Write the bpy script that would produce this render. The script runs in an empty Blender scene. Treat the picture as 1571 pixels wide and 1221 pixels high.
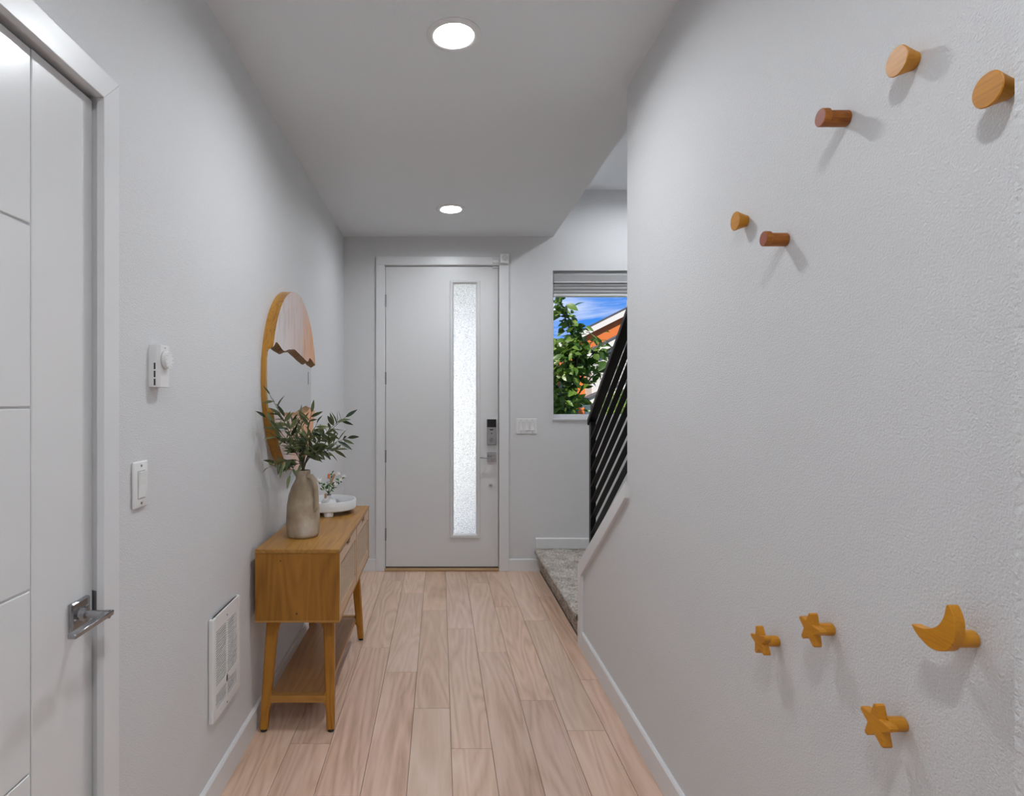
import bpy, bmesh, math, random
from mathutils import Vector, Matrix, noise

random.seed(7)
S = bpy.context.scene
COL = S.collection
PI = math.pi

# ------------------------------------------------------------------ camera
CAM_H = 1.378
cam = bpy.data.cameras.new('camera')
cam_o = bpy.data.objects.new('camera', cam)
COL.objects.link(cam_o)
cam_o.location = (0, 0, CAM_H)
cam_o.rotation_euler = (PI / 2, 0, 0)
cam.sensor_fit = 'HORIZONTAL'
cam.sensor_width = 36.0
cam.lens = 900.0 * 36.0 / 1571.0
cam.shift_x = (785.5 - 675.0) / 1571.0
cam.shift_y = (615.0 - 610.5) / 1571.0
cam.clip_start = 0.02
S.camera = cam_o

# ------------------------------------------------------------------ colour management
S.view_settings.view_transform = 'Standard'
S.view_settings.look = 'None'
S.view_settings.gamma = 1.0
S.view_settings.use_curve_mapping = False
S.view_settings.exposure = 0.15

# ------------------------------------------------------------------ sky (world) and sun
LAMP_STRENGTH = 272.0
FRONT_LAMP = 195.0
STAIR_LAMP = 215.0
SKY_STRENGTH = 1.0
SUN_STRENGTH = 8.5

W = bpy.data.worlds.new('sky')
S.world = W
W.use_nodes = True
nt = W.node_tree
nt.nodes.clear()
wo = nt.nodes.new('ShaderNodeOutputWorld')
bg = nt.nodes.new('ShaderNodeBackground')
tc = nt.nodes.new('ShaderNodeTexCoord')
sep = nt.nodes.new('ShaderNodeSeparateXYZ')
nt.links.new(tc.outputs['Generated'], sep.inputs[0])
ramp = nt.nodes.new('ShaderNodeValToRGB')
ramp.color_ramp.elements[0].position = 0.0
ramp.color_ramp.elements[0].color = (0.30, 0.52, 0.92, 1)
ramp.color_ramp.elements[1].position = 0.5
ramp.color_ramp.elements[1].color = (0.02, 0.13, 0.62, 1)
e = ramp.color_ramp.elements.new(0.14)
e.color = (0.035, 0.24, 0.80, 1)
nt.links.new(sep.outputs['Z'], ramp.inputs[0])
mp = nt.nodes.new('ShaderNodeMapping')
mp.inputs['Scale'].default_value = (3.0, 3.0, 17.0)
mp.inputs['Rotation'].default_value = (0.0, 0.22, 0.0)
nt.links.new(tc.outputs['Generated'], mp.inputs[0])
nz = nt.nodes.new('ShaderNodeTexNoise')
nz.inputs['Scale'].default_value = 1.9
nz.inputs['Detail'].default_value = 7
nz.inputs['Roughness'].default_value = 0.6
nz.inputs['Distortion'].default_value = 0.5
nt.links.new(mp.outputs[0], nz.inputs['Vector'])
cr = nt.nodes.new('ShaderNodeValToRGB')
cr.color_ramp.elements[0].position = 0.44
cr.color_ramp.elements[0].color = (0, 0, 0, 1)
cr.color_ramp.elements[1].position = 0.74
cr.color_ramp.elements[1].color = (1, 1, 1, 1)
nt.links.new(nz.outputs[0], cr.inputs[0])
mx = nt.nodes.new('ShaderNodeMixRGB')
mx.inputs[2].default_value = (0.80, 0.86, 0.98, 1)
nt.links.new(cr.outputs[0], mx.inputs[0])
nt.links.new(ramp.outputs[0], mx.inputs[1])
nt.links.new(mx.outputs[0], bg.inputs[0])
bg.inputs[1].default_value = SKY_STRENGTH
nt.links.new(bg.outputs[0], wo.inputs[0])

sun = bpy.data.lights.new('sun', 'SUN')
sun.energy = SUN_STRENGTH
sun.angle = 0.009
sun.color = (1.0, 0.95, 0.87)
sun_o = bpy.data.objects.new('sun', sun)
COL.objects.link(sun_o)
sun_o.location = (-6, -6, 14)
sun_o.rotation_euler = Vector((0.5, 0.67, -0.91)).to_track_quat('-Z', 'Y').to_euler()

# ------------------------------------------------------------------ helpers
ORIGIN = {}


def org(o):
    return ORIGIN.get(o.name, Vector((0, 0, 0))) if o else Vector((0, 0, 0))


def tag(o, label=None, cat=None, group=None, kind=None):
    if label: o['label'] = label
    if cat: o['category'] = cat
    if group: o['group'] = group
    if kind: o['kind'] = kind
    return o


def thing(name, loc, label, cat, group=None):
    o = bpy.data.objects.new(name, None)
    o.empty_display_size = 0.05
    COL.objects.link(o)
    o.location = loc
    ORIGIN[o.name] = Vector(loc)
    return tag(o, label, cat, group)


def link_mesh(name, me, mat, parent=None, at=None):
    """object whose mesh is already in world space relative to its own origin `at`"""
    o = bpy.data.objects.new(name, me)
    COL.objects.link(o)
    base = Vector(at) if at is not None else org(parent)
    if parent:
        o.parent = parent
        o.location = base - org(parent)
    else:
        o.location = base
    ORIGIN[o.name] = base
    if mat is not None and not me.materials:
        for m in (mat if isinstance(mat, (list, tuple)) else [mat]):
            me.materials.append(m)
    return o


class B:
    """collects solids in world coordinates, builds one mesh object"""
    def __init__(self):
        self.bm = bmesh.new()
        self.mi = 0

    def _new(self, v0, f0):
        bm = self.bm
        bm.verts.ensure_lookup_table(); bm.faces.ensure_lookup_table()
        return bm.verts[v0:], bm.faces[f0:]

    def box(self, x0, x1, y0, y1, z0, z1, bev=0.0, seg=1):
        bm = self.bm
        vs = [bm.verts.new(p) for p in ((x0, y0, z0), (x1, y0, z0), (x1, y1, z0), (x0, y1, z0),
                                        (x0, y0, z1), (x1, y0, z1), (x1, y1, z1), (x0, y1, z1))]
        fs = [bm.faces.new([vs[i] for i in q]) for q in
              ((3, 2, 1, 0), (4, 5, 6, 7), (0, 1, 5, 4), (1, 2, 6, 5), (2, 3, 7, 6), (3, 0, 4, 7))]
        for f in fs: f.material_index = self.mi
        if bev > 0:
            es = list({e for f in fs for e in f.edges})
            r = bmesh.ops.bevel(bm, geom=es, offset=bev, segments=seg, affect='EDGES', profile=0.5)
            for f in r['faces']: f.material_index = self.mi
        return self

    def hexa(self, pts, bev=0.0, seg=1):
        """8 points: bottom ring of 4 (ccw from above), top ring of 4"""
        bm = self.bm
        vs = [bm.verts.new(p) for p in pts]
        fs = [bm.faces.new([vs[i] for i in q]) for q in
              ((3, 2, 1, 0), (4, 5, 6, 7), (0, 1, 5, 4), (1, 2, 6, 5), (2, 3, 7, 6), (3, 0, 4, 7))]
        for f in fs: f.material_index = self.mi
        if bev > 0:
            es = list({e for f in fs for e in f.edges})
            bmesh.ops.bevel(bm, geom=es, offset=bev, segments=seg, affect='EDGES', profile=0.5)
        return self

    def prism(self, pts, axis, a0, a1, bev=0.0, seg=1):
        """polygon pts (2-D) extruded along axis 'x','y','z'"""
        bm = self.bm
        def P(u, v, a):
            return {'x': (a, u, v), 'y': (u, a, v), 'z': (u, v, a)}[axis]
        A = [bm.verts.new(P(u, v, a0)) for u, v in pts]
        C = [bm.verts.new(P(u, v, a1)) for u, v in pts]
        n = len(pts)
        fs = [bm.faces.new(A), bm.faces.new(list(reversed(C)))]
        for i in range(n):
            fs.append(bm.faces.new((A[(i + 1) % n], A[i], C[i], C[(i + 1) % n])))
        bmesh.ops.recalc_face_normals(bm, faces=fs)
        for f in fs: f.material_index = self.mi
        if bev > 0:
            es = list({e for f in fs[:2] for e in f.edges})
            bmesh.ops.bevel(bm, geom=es, offset=bev, segments=seg, affect='EDGES', profile=0.5)
        return self

    def cyl(self, p0, p1, r0, r1=None, n=20, caps=True):
        r1 = r0 if r1 is None else r1
        return self.tube([p0, p1], [r0, r1], n, caps)

    def tube(self, pts, radii, n=10, caps=True):
        bm = self.bm
        pts = [Vector(p) for p in pts]
        if not isinstance(radii, (list, tuple)): radii = [radii] * len(pts)
        rings = []
        up = None
        for i, p in enumerate(pts):
            a = pts[max(i - 1, 0)]; b = pts[min(i + 1, len(pts) - 1)]
            d = (b - a).normalized()
            if up is None:
                up = Vector((0, 0, 1)) if abs(d.z) < 0.9 else Vector((1, 0, 0))
            s = d.cross(up).normalized()
            up = s.cross(d).normalized()
            rings.append([bm.verts.new(p + (s * math.cos(2 * PI * k / n) + up * math.sin(2 * PI * k / n)) * radii[i])
                          for k in range(n)])
        fs = []
        for i in range(len(rings) - 1):
            for k in range(n):
                fs.append(bm.faces.new((rings[i][k], rings[i][(k + 1) % n], rings[i + 1][(k + 1) % n], rings[i + 1][k])))
        if caps:
            fs.append(bm.faces.new(list(reversed(rings[0]))))
            fs.append(bm.faces.new(rings[-1]))
        bmesh.ops.recalc_face_normals(bm, faces=fs)
        for f in fs: f.material_index = self.mi
        return self

    def lathe(self, prof, c, n=32, closed=False):
        """profile [(r, z)] about the vertical axis through c=(x,y,z0)"""
        bm = self.bm
        rings = []
        for r, z in prof:
            if r < 1e-6:
                rings.append([bm.verts.new((c[0], c[1], c[2] + z))])
            else:
                rings.append([bm.verts.new((c[0] + r * math.cos(2 * PI * k / n), c[1] + r * math.sin(2 * PI * k / n), c[2] + z))
                              for k in range(n)])
        fs = []
        pairs = list(zip(rings, rings[1:]))
        if closed: pairs.append((rings[-1], rings[0]))
        for a, b in pairs:
            for k in range(n):
                k2 = (k + 1) % n
                if len(a) == 1 and len(b) == 1: continue
                if len(a) == 1: fs.append(bm.faces.new((a[0], b[k], b[k2])))
                elif len(b) == 1: fs.append(bm.faces.new((a[k], b[0], a[k2])))
                else: fs.append(bm.faces.new((a[k], b[k], b[k2], a[k2])))
        bmesh.ops.recalc_face_normals(bm, faces=fs)
        for f in fs: f.material_index = self.mi
        return self

    def mesh(self, name, at=(0, 0, 0), smooth=None):
        bm = self.bm
        bmesh.ops.translate(bm, verts=bm.verts, vec=-Vector(at))
        me = bpy.data.meshes.new(name)
        bm.to_mesh(me)
        bm.free()
        if smooth is not None:
            me.polygons.foreach_set('use_smooth', [True] * len(me.polygons))
            if smooth < 180:
                me.set_sharp_from_angle(angle=math.radians(smooth))
        return me

    def build(self, name, mat, parent=None, smooth=None, at=None, kind=None):
        base = Vector(at) if at is not None else org(parent)
        me = self.mesh(name, base, smooth)
        o = link_mesh(name, me, mat, parent, at=base)
        if kind: o['kind'] = kind
        return o


def struct(name, b, mat, parent=None, smooth=None):
    o = b.build(name, mat, parent, smooth)
    if parent is None: o['kind'] = 'structure'
    return o


# ------------------------------------------------------------------ materials
def new_mat(name):
    m = bpy.data.materials.new(name)
    m.use_nodes = True
    n = m.node_tree.nodes
    return m, m.node_tree, n['Principled BSDF']


def plain(name, color, rough=0.5, metal=0.0, bump=None, spec=None, var=0.0):
    m, t, p = new_mat(name)
    p.inputs['Base Color'].default_value = (*color, 1)
    p.inputs['Roughness'].default_value = rough
    p.inputs['Metallic'].default_value = metal
    if spec is not None: p.inputs['Specular IOR Level'].default_value = spec
    tcn = t.nodes.new('ShaderNodeTexCoord')
    if bump:
        scale, strength, dist = bump
        nn = t.nodes.new('ShaderNodeTexNoise')
        nn.inputs['Scale'].default_value = scale
        nn.inputs['Detail'].default_value = 3
        t.links.new(tcn.outputs['Object'], nn.inputs['Vector'])
        bn = t.nodes.new('ShaderNodeBump')
        bn.inputs['Strength'].default_value = strength
        bn.inputs['Distance'].default_value = dist
        t.links.new(nn.outputs[0], bn.inputs['Height'])
        t.links.new(bn.outputs[0], p.inputs['Normal'])
    if var > 0:
        nn = t.nodes.new('ShaderNodeTexNoise')
        nn.inputs['Scale'].default_value = 2.5
        t.links.new(tcn.outputs['Object'], nn.inputs['Vector'])
        mxn = t.nodes.new('ShaderNodeMixRGB')
        mxn.inputs[1].default_value = (*[c * (1 - var) for c in color], 1)
        mxn.inputs[2].default_value = (*[min(1, c * (1 + var)) for c in color], 1)
        t.links.new(nn.outputs[0], mxn.inputs[0])
        t.links.new(mxn.outputs[0], p.inputs['Base Color'])
    return m


def wood(name, dark, mid, light, axis='y', rough=0.4, fine=55.0, rings=7.0, rand=True, tone=0.0, bump=0.08, alt=None, spec=0.5):
    """wood with long grain along the given axis of object space"""
    m, t, p = new_mat(name)
    N = t.nodes; L = t.links
    tcn = N.new('ShaderNodeTexCoord')
    oi = N.new('ShaderNodeObjectInfo')
    add = N.new('ShaderNodeVectorMath'); add.operation = 'ADD'
    mul = N.new('ShaderNodeVectorMath'); mul.operation = 'SCALE'
    cmb = N.new('ShaderNodeCombineXYZ')
    for k in range(3): L.new(oi.outputs['Random'], cmb.inputs[k])
    L.new(cmb.outputs[0], mul.inputs[0])
    mul.inputs['Scale'].default_value = 23.0 if rand else 0.0
    L.new(tcn.outputs['Object'], add.inputs[0]); L.new(mul.outputs[0], add.inputs[1])
    mpn = N.new('ShaderNodeMapping')
    sc = {'x': (0.09, 1, 1), 'y': (1, 0.09, 1), 'z': (1, 1, 0.09)}[axis]
    mpn.inputs['Scale'].default_value = sc
    L.new(add.outputs[0], mpn.inputs['Vector'])
    n1 = N.new('ShaderNodeTexNoise')                 # broad figure, bent into cathedral lines
    n1.inputs['Scale'].default_value = rings
    n1.inputs['Detail'].default_value = 2
    n1.inputs['Distortion'].default_value = 0.6
    L.new(mpn.outputs[0], n1.inputs['Vector'])
    m1 = N.new('ShaderNodeMath'); m1.operation = 'MULTIPLY'; m1.inputs[1].default_value = 17.0
    L.new(n1.outputs[0], m1.inputs[0])
    m2a = N.new('ShaderNodeMath'); m2a.operation = 'PINGPONG'; m2a.inputs[1].default_value = 0.5
    L.new(m1.outputs[0], m2a.inputs[0])
    m2 = N.new('ShaderNodeMath'); m2.operation = 'MULTIPLY'; m2.inputs[1].default_value = 2.0
    L.new(m2a.outputs[0], m2.inputs[0])
    n2 = N.new('ShaderNodeTexNoise')                 # fine fibres
    n2.inputs['Scale'].default_value = fine
    n2.inputs['Detail'].default_value = 4
    L.new(mpn.outputs[0], n2.inputs['Vector'])
    n3 = N.new('ShaderNodeTexNoise')                 # slow drift of tone
    n3.inputs['Scale'].default_value = rings * 0.55
    L.new(mpn.outputs[0], n3.inputs['Vector'])
    mixa = N.new('ShaderNodeMath'); mixa.operation = 'MULTIPLY_ADD'
    mixa.inputs[1].default_value = 0.22
    L.new(m2.outputs[0], mixa.inputs[0])
    m3 = N.new('ShaderNodeMath'); m3.operation = 'MULTIPLY_ADD'
    m3.inputs[1].default_value = 0.42
    L.new(n2.outputs[0], m3.inputs[0])
    m4 = N.new('ShaderNodeMath'); m4.operation = 'MULTIPLY_ADD'
    m4.inputs[1].default_value = 0.7; m4.inputs[2].default_value = -0.17
    L.new(n3.outputs[0], m4.inputs[0])
    L.new(m4.outputs[0], m3.inputs[2])
    L.new(m3.outputs[0], mixa.inputs[2])
    rp = N.new('ShaderNodeValToRGB')
    rp.color_ramp.elements[0].position = 0.18; rp.color_ramp.elements[0].color = (*dark, 1)
    rp.color_ramp.elements[1].position = 0.82; rp.color_ramp.elements[1].color = (*light, 1)
    e2 = rp.color_ramp.elements.new(0.48); e2.color = (*mid, 1)
    L.new(mixa.outputs[0], rp.inputs[0])
    out = rp.outputs[0]
    if alt is not None:
        ma = N.new('ShaderNodeMixRGB'); ma.blend_type = 'MULTIPLY'
        ma.inputs[2].default_value = (*alt, 1)
        L.new(oi.outputs['Random'], ma.inputs[0]); L.new(out, ma.inputs[1])
        out = ma.outputs[0]
    if tone > 0:
        hs = N.new('ShaderNodeHueSaturation')
        mt = N.new('ShaderNodeMapRange')
        mt.inputs[3].default_value = 1 - tone; mt.inputs[4].default_value = 1 + tone
        md = N.new('ShaderNodeMath'); md.operation = 'FRACT'
        mm = N.new('ShaderNodeMath'); mm.operation = 'MULTIPLY'; mm.inputs[1].default_value = 7.31
        L.new(oi.outputs['Random'], mm.inputs[0]); L.new(mm.outputs[0], md.inputs[0])
        L.new(md.outputs[0], mt.inputs[0]); L.new(mt.outputs[0], hs.inputs['Value'])
        L.new(out, hs.inputs['Color'])
        out = hs.outputs[0]
    L.new(out, p.inputs['Base Color'])
    p.inputs['Roughness'].default_value = rough
    p.inputs['Specular IOR Level'].default_value = spec
    bn = N.new('ShaderNodeBump'); bn.inputs['Strength'].default_value = bump; bn.inputs['Distance'].default_value = 0.002
    L.new(n2.outputs[0], bn.inputs['Height']); L.new(bn.outputs[0], p.inputs['Normal'])
    return m


def leaf_mat(name, a, b, rough=0.42, trans=0.3):
    m, t, p = new_mat(name)
    N = t.nodes; L = t.links
    oi = N.new('ShaderNodeObjectInfo')
    geo = N.new('ShaderNodeNewGeometry')
    add = N.new('ShaderNodeMath'); add.operation = 'ADD'
    fr = N.new('ShaderNodeMath'); fr.operation = 'FRACT'
    L.new(oi.outputs['Random'], add.inputs[0]); L.new(geo.outputs['Random Per Island'], add.inputs[1])
    L.new(add.outputs[0], fr.inputs[0])
    mxn = N.new('ShaderNodeMixRGB')
    mxn.inputs[1].default_value = (*a, 1); mxn.inputs[2].default_value = (*b, 1)
    L.new(fr.outputs[0], mxn.inputs[0]); L.new(mxn.outputs[0], p.inputs['Base Color'])
    p.inputs['Roughness'].default_value = rough
    if trans:
        tb = N.new('ShaderNodeBsdfTranslucent')
        L.new(mxn.outputs[0], tb.inputs[0])
        ms = N.new('ShaderNodeMixShader'); ms.inputs[0].default_value = trans
        L.new(p.outputs[0], ms.inputs[1]); L.new(tb.outputs[0], ms.inputs[2])
        L.new(ms.outputs[0], N['Material Output'].inputs[0])
    return m


WALL = plain('wall_paint', (0.70, 0.705, 0.715), 0.5, bump=(240, 0.6, 0.0032), spec=0.35)
WALL_COARSE = plain('wall_paint_coarse', (0.70, 0.705, 0.715), 0.55, bump=(100, 0.8, 0.006), spec=0.35)
CEIL = plain('ceiling_paint', (0.79, 0.81, 0.835), 0.75, bump=(150, 0.25, 0.0015), spec=0.2)
TRIM = plain('trim_paint', (0.74, 0.745, 0.755), 0.32, bump=(25, 0.03, 0.001))
DOOR = plain('door_paint', (0.72, 0.725, 0.73), 0.33, bump=(160, 0.06, 0.001))
DOOR_L = plain('door_paint_satin', (0.75, 0.755, 0.76), 0.25, bump=(160, 0.07, 0.001))
PLASTIC = plain('white_plastic', (0.80, 0.80, 0.80), 0.3, bump=(200, 0.02, 0.0005))
PLASTIC_G = plain('grey_white_plastic', (0.46, 0.46, 0.46), 0.35, bump=(200, 0.02, 0.0005))
DARK = plain('dark_gap', (0.015, 0.015, 0.016), 0.8, var=0.2)
SUBFLOOR = plain('joint_brown', (0.10, 0.055, 0.03), 0.8, var=0.2)
PLANKW = wood('plank_wood', (0.42, 0.25, 0.16), (0.68, 0.465, 0.355), (0.82, 0.62, 0.52), 'y', rough=0.34, spec=0.85, fine=60, rings=4.2, tone=0.09, bump=0.05, alt=(0.93, 0.93, 0.86))
OAK = wood('honey_oak', (0.24, 0.10, 0.016), (0.40, 0.19, 0.035), (0.50, 0.26, 0.06), 'y', rough=0.36, fine=60, rings=5, tone=0.04)
OAK_L = wood('honey_oak_leg', (0.26, 0.10, 0.008), (0.44, 0.185, 0.013), (0.52, 0.235, 0.022), 'z', rough=0.4, fine=60, rings=5, tone=0.04)
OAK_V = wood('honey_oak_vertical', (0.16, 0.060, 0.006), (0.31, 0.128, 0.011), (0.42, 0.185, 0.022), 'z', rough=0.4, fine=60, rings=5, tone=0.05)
OAK_X = wood('honey_oak_cross', (0.24, 0.10, 0.016), (0.40, 0.19, 0.035), (0.50, 0.26, 0.06), 'x', rough=0.38, fine=60, rings=5, tone=0.04)
DRAWERW = wood('pale_oak', (0.50, 0.31, 0.17), (0.60, 0.40, 0.25), (0.68, 0.48, 0.32), 'y', rough=0.4, fine=70, rings=5, tone=0.03)
CANE = plain('woven_cane', (0.62, 0.47, 0.34), 0.55, bump=(300, 0.2, 0.001))
CANE_SHADE = plain('cane_hole_shade', (0.03, 0.014, 0.008), 0.8, var=0.2)  # near-black, shade behind the cane holes and notch put into the colour
SHELFW = wood('shelf_oak', (0.22, 0.09, 0.03), (0.36, 0.18, 0.07), (0.44, 0.24, 0.11), 'y', rough=0.34, fine=60, rings=5)
KNOBW = wood('golden_knob_wood', (0.42, 0.155, 0.004), (0.56, 0.225, 0.006), (0.63, 0.28, 0.012), 'y', rough=0.42, fine=260, rings=30, tone=0.05)
KNOBX = wood('golden_stem_wood', (0.45, 0.165, 0.004), (0.60, 0.245, 0.007), (0.66, 0.30, 0.014), 'x', rough=0.42, fine=260, rings=30, tone=0.05)
PEGW = wood('red_brown_peg_wood', (0.10, 0.022, 0.002), (0.30, 0.085, 0.004), (0.48, 0.17, 0.010), 'x', rough=0.5, fine=300, rings=40, tone=0.05)
PEGEND = plain('red_peg_end_grain', (0.30, 0.075, 0.04), 0.45, bump=(400, 0.15, 0.001), var=0.2)
SLABW = wood('spalted_slab', (0.55, 0.27, 0.14), (0.66, 0.50, 0.43), (0.72, 0.64, 0.61), 'z', rough=0.45, fine=40, rings=5, rand=True, alt=(1.0, 0.93, 0.88))
RIMW = wood('golden_edge_wood', (0.22, 0.085, 0.012), (0.42, 0.19, 0.02), (0.55, 0.27, 0.04), 'z', rough=0.4, fine=60, rings=8)
METAL = plain('brushed_nickel', (0.46, 0.46, 0.47), 0.26, 1.0, bump=(300, 0.03, 0.0004))
CHROME = plain('polished_nickel', (0.36, 0.36, 0.37), 0.17, 1.0, bump=(40, 0.01, 0.0003))
HINGE = plain('satin_hinge_metal', (0.33, 0.33, 0.335), 0.35, 1.0, bump=(200, 0.03, 0.0004))
BLACK = plain('black_powder_coat', (0.003, 0.003, 0.0035), 0.45, bump=(250, 0.05, 0.0004), spec=0.25)
BLACKGLASS = plain('black_glass', (0.004, 0.004, 0.005), 0.08, var=0.1)
CERAMIC = plain('white_ceramic', (0.78, 0.79, 0.80), 0.3, bump=(60, 0.05, 0.001))
CERAMIC2 = plain('white_glazed_ceramic', (0.80, 0.80, 0.81), 0.18, bump=(40, 0.03, 0.001))
SHADE = plain('shade_fabric', (0.36, 0.36, 0.365), 0.8, bump=(400, 0.2, 0.0005))
VINYL = plain('white_vinyl', (0.72, 0.725, 0.735), 0.35, bump=(80, 0.02, 0.0005))
STEMG = plain('olive_stem', (0.10, 0.085, 0.05), 0.7, bump=(200, 0.3, 0.001))
OLIVE = leaf_mat('olive_leaf', (0.014, 0.034, 0.015), (0.22, 0.26, 0.11), 0.38, 0.15)
GREEN = leaf_mat('fresh_green_leaf', (0.02, 0.09, 0.01), (0.06, 0.20, 0.03), 0.4, 0.2)
PETAL = plain('white_petal', (0.85, 0.85, 0.84), 0.55, bump=(200, 0.1, 0.0005))
BUD_O = plain('orange_bud', (0.72, 0.24, 0.10), 0.5, bump=(200, 0.1, 0.0005))
BUD_T = plain('tan_bud', (0.52, 0.33, 0.19), 0.5, bump=(200, 0.1, 0.0005))
TREELEAF = leaf_mat('tree_leaf', (0.025, 0.065, 0.006), (0.12, 0.20, 0.025), 0.4, 0.35)
TREEDARK = leaf_mat('tree_leaf_dark', (0.03, 0.07, 0.007), (0.15, 0.23, 0.03), 0.45, 0.3)
BUSH = leaf_mat('bush_leaf', (0.10, 0.20, 0.02), (0.36, 0.46, 0.10), 0.5, 0.35)
BARK = plain('bark', (0.05, 0.03, 0.02), 0.85, bump=(60, 0.6, 0.01))
ORANGE = plain('orange_cladding', (0.46, 0.115, 0.018), 0.7, bump=(30, 0.1, 0.01), var=0.06)
SIDING = plain('cream_siding', (0.40, 0.375, 0.33), 0.6, var=0.04)
FASCIA = plain('white_fascia', (0.50, 0.48, 0.44), 0.5, var=0.04)
ROOFD = plain('dark_roof_edge', (0.045, 0.045, 0.05), 0.8, bump=(40, 0.4, 0.01))
GRASS = plain('lawn', (0.10, 0.18, 0.03), 0.9, bump=(25, 0.6, 0.03), var=0.3)
PAVE = plain('pale_paving', (0.62, 0.61, 0.59), 0.85, bump=(60, 0.3, 0.004), var=0.1)
STUCCO = plain('pale_render', (0.82, 0.81, 0.79), 0.8, bump=(60, 0.2, 0.004))
LENS = plain('sensor_lens', (0.60, 0.60, 0.60), 0.5, bump=(200, 0.05, 0.0005))
THRESH = wood('threshold_oak', (0.34, 0.20, 0.08), (0.46, 0.29, 0.14), (0.55, 0.37, 0.20), 'x', rough=0.4)

# carpet
m, t, p = new_mat('carpet_pile')
N = t.nodes; L = t.links
tcn = N.new('ShaderNodeTexCoord')
n1 = N.new('ShaderNodeTexNoise'); n1.inputs['Scale'].default_value = 130; n1.inputs['Detail'].default_value = 4
n2 = N.new('ShaderNodeTexNoise'); n2.inputs['Scale'].default_value = 14
L.new(tcn.outputs['Object'], n1.inputs['Vector']); L.new(tcn.outputs['Object'], n2.inputs['Vector'])
ad = N.new('ShaderNodeMath'); ad.operation = 'MULTIPLY_ADD'; ad.inputs[1].default_value = 0.35
L.new(n2.outputs[0], ad.inputs[0]); L.new(n1.outputs[0], ad.inputs[2])
rp = N.new('ShaderNodeValToRGB')
rp.color_ramp.elements[0].position = 0.50; rp.color_ramp.elements[0].color = (0.16, 0.13, 0.10, 1)
rp.color_ramp.elements[1].position = 0.80; rp.color_ramp.elements[1].color = (0.66, 0.61, 0.55, 1)
L.new(ad.outputs[0], rp.inputs[0]); L.new(rp.outputs[0], p.inputs['Base Color'])
p.inputs['Roughness'].default_value = 0.95
p.inputs['Specular IOR Level'].default_value = 0.1
bn = N.new('ShaderNodeBump'); bn.inputs['Strength'].default_value = 0.7; bn.inputs['Distance'].default_value = 0.006
L.new(n1.outputs[0], bn.inputs['Height']); L.new(bn.outputs[0], p.inputs['Normal'])
CARPET = m

# stoneware vase: buff clay with chalky white wash
m, t, p = new_mat('washed_stoneware')
N = t.nodes; L = t.links
tcn = N.new('ShaderNodeTexCoord')
n1 = N.new('ShaderNodeTexNoise'); n1.inputs['Scale'].default_value = 9; n1.inputs['Detail'].default_value = 5
mpn = N.new('ShaderNodeMapping'); mpn.inputs['Scale'].default_value = (1, 1, 0.75)
L.new(tcn.outputs['Object'], mpn.inputs[0]); L.new(mpn.outputs[0], n1.inputs['Vector'])
rp = N.new('ShaderNodeValToRGB')
rp.color_ramp.elements[0].position = 0.33; rp.color_ramp.elements[0].color = (0.27, 0.20, 0.125, 1)
rp.color_ramp.elements[1].position = 0.72; rp.color_ramp.elements[1].color = (0.66, 0.63, 0.58, 1)
e2 = rp.color_ramp.elements.new(0.5); e2.color = (0.42, 0.34, 0.24, 1)
L.new(n1.outputs[0], rp.inputs[0]); L.new(rp.outputs[0], p.inputs['Base Color'])
p.inputs['Roughness'].default_value = 0.6
bn = N.new('ShaderNodeBump'); bn.inputs['Strength'].default_value = 0.35; bn.inputs['Distance'].default_value = 0.004
n2 = N.new('ShaderNodeTexNoise'); n2.inputs['Scale'].default_value = 45; n2.inputs['Detail'].default_value = 3
L.new(mpn.outputs[0], n2.inputs['Vector']); L.new(n2.outputs[0], bn.inputs['Height']); L.new(bn.outputs[0], p.inputs['Normal'])
STONE = m

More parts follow.
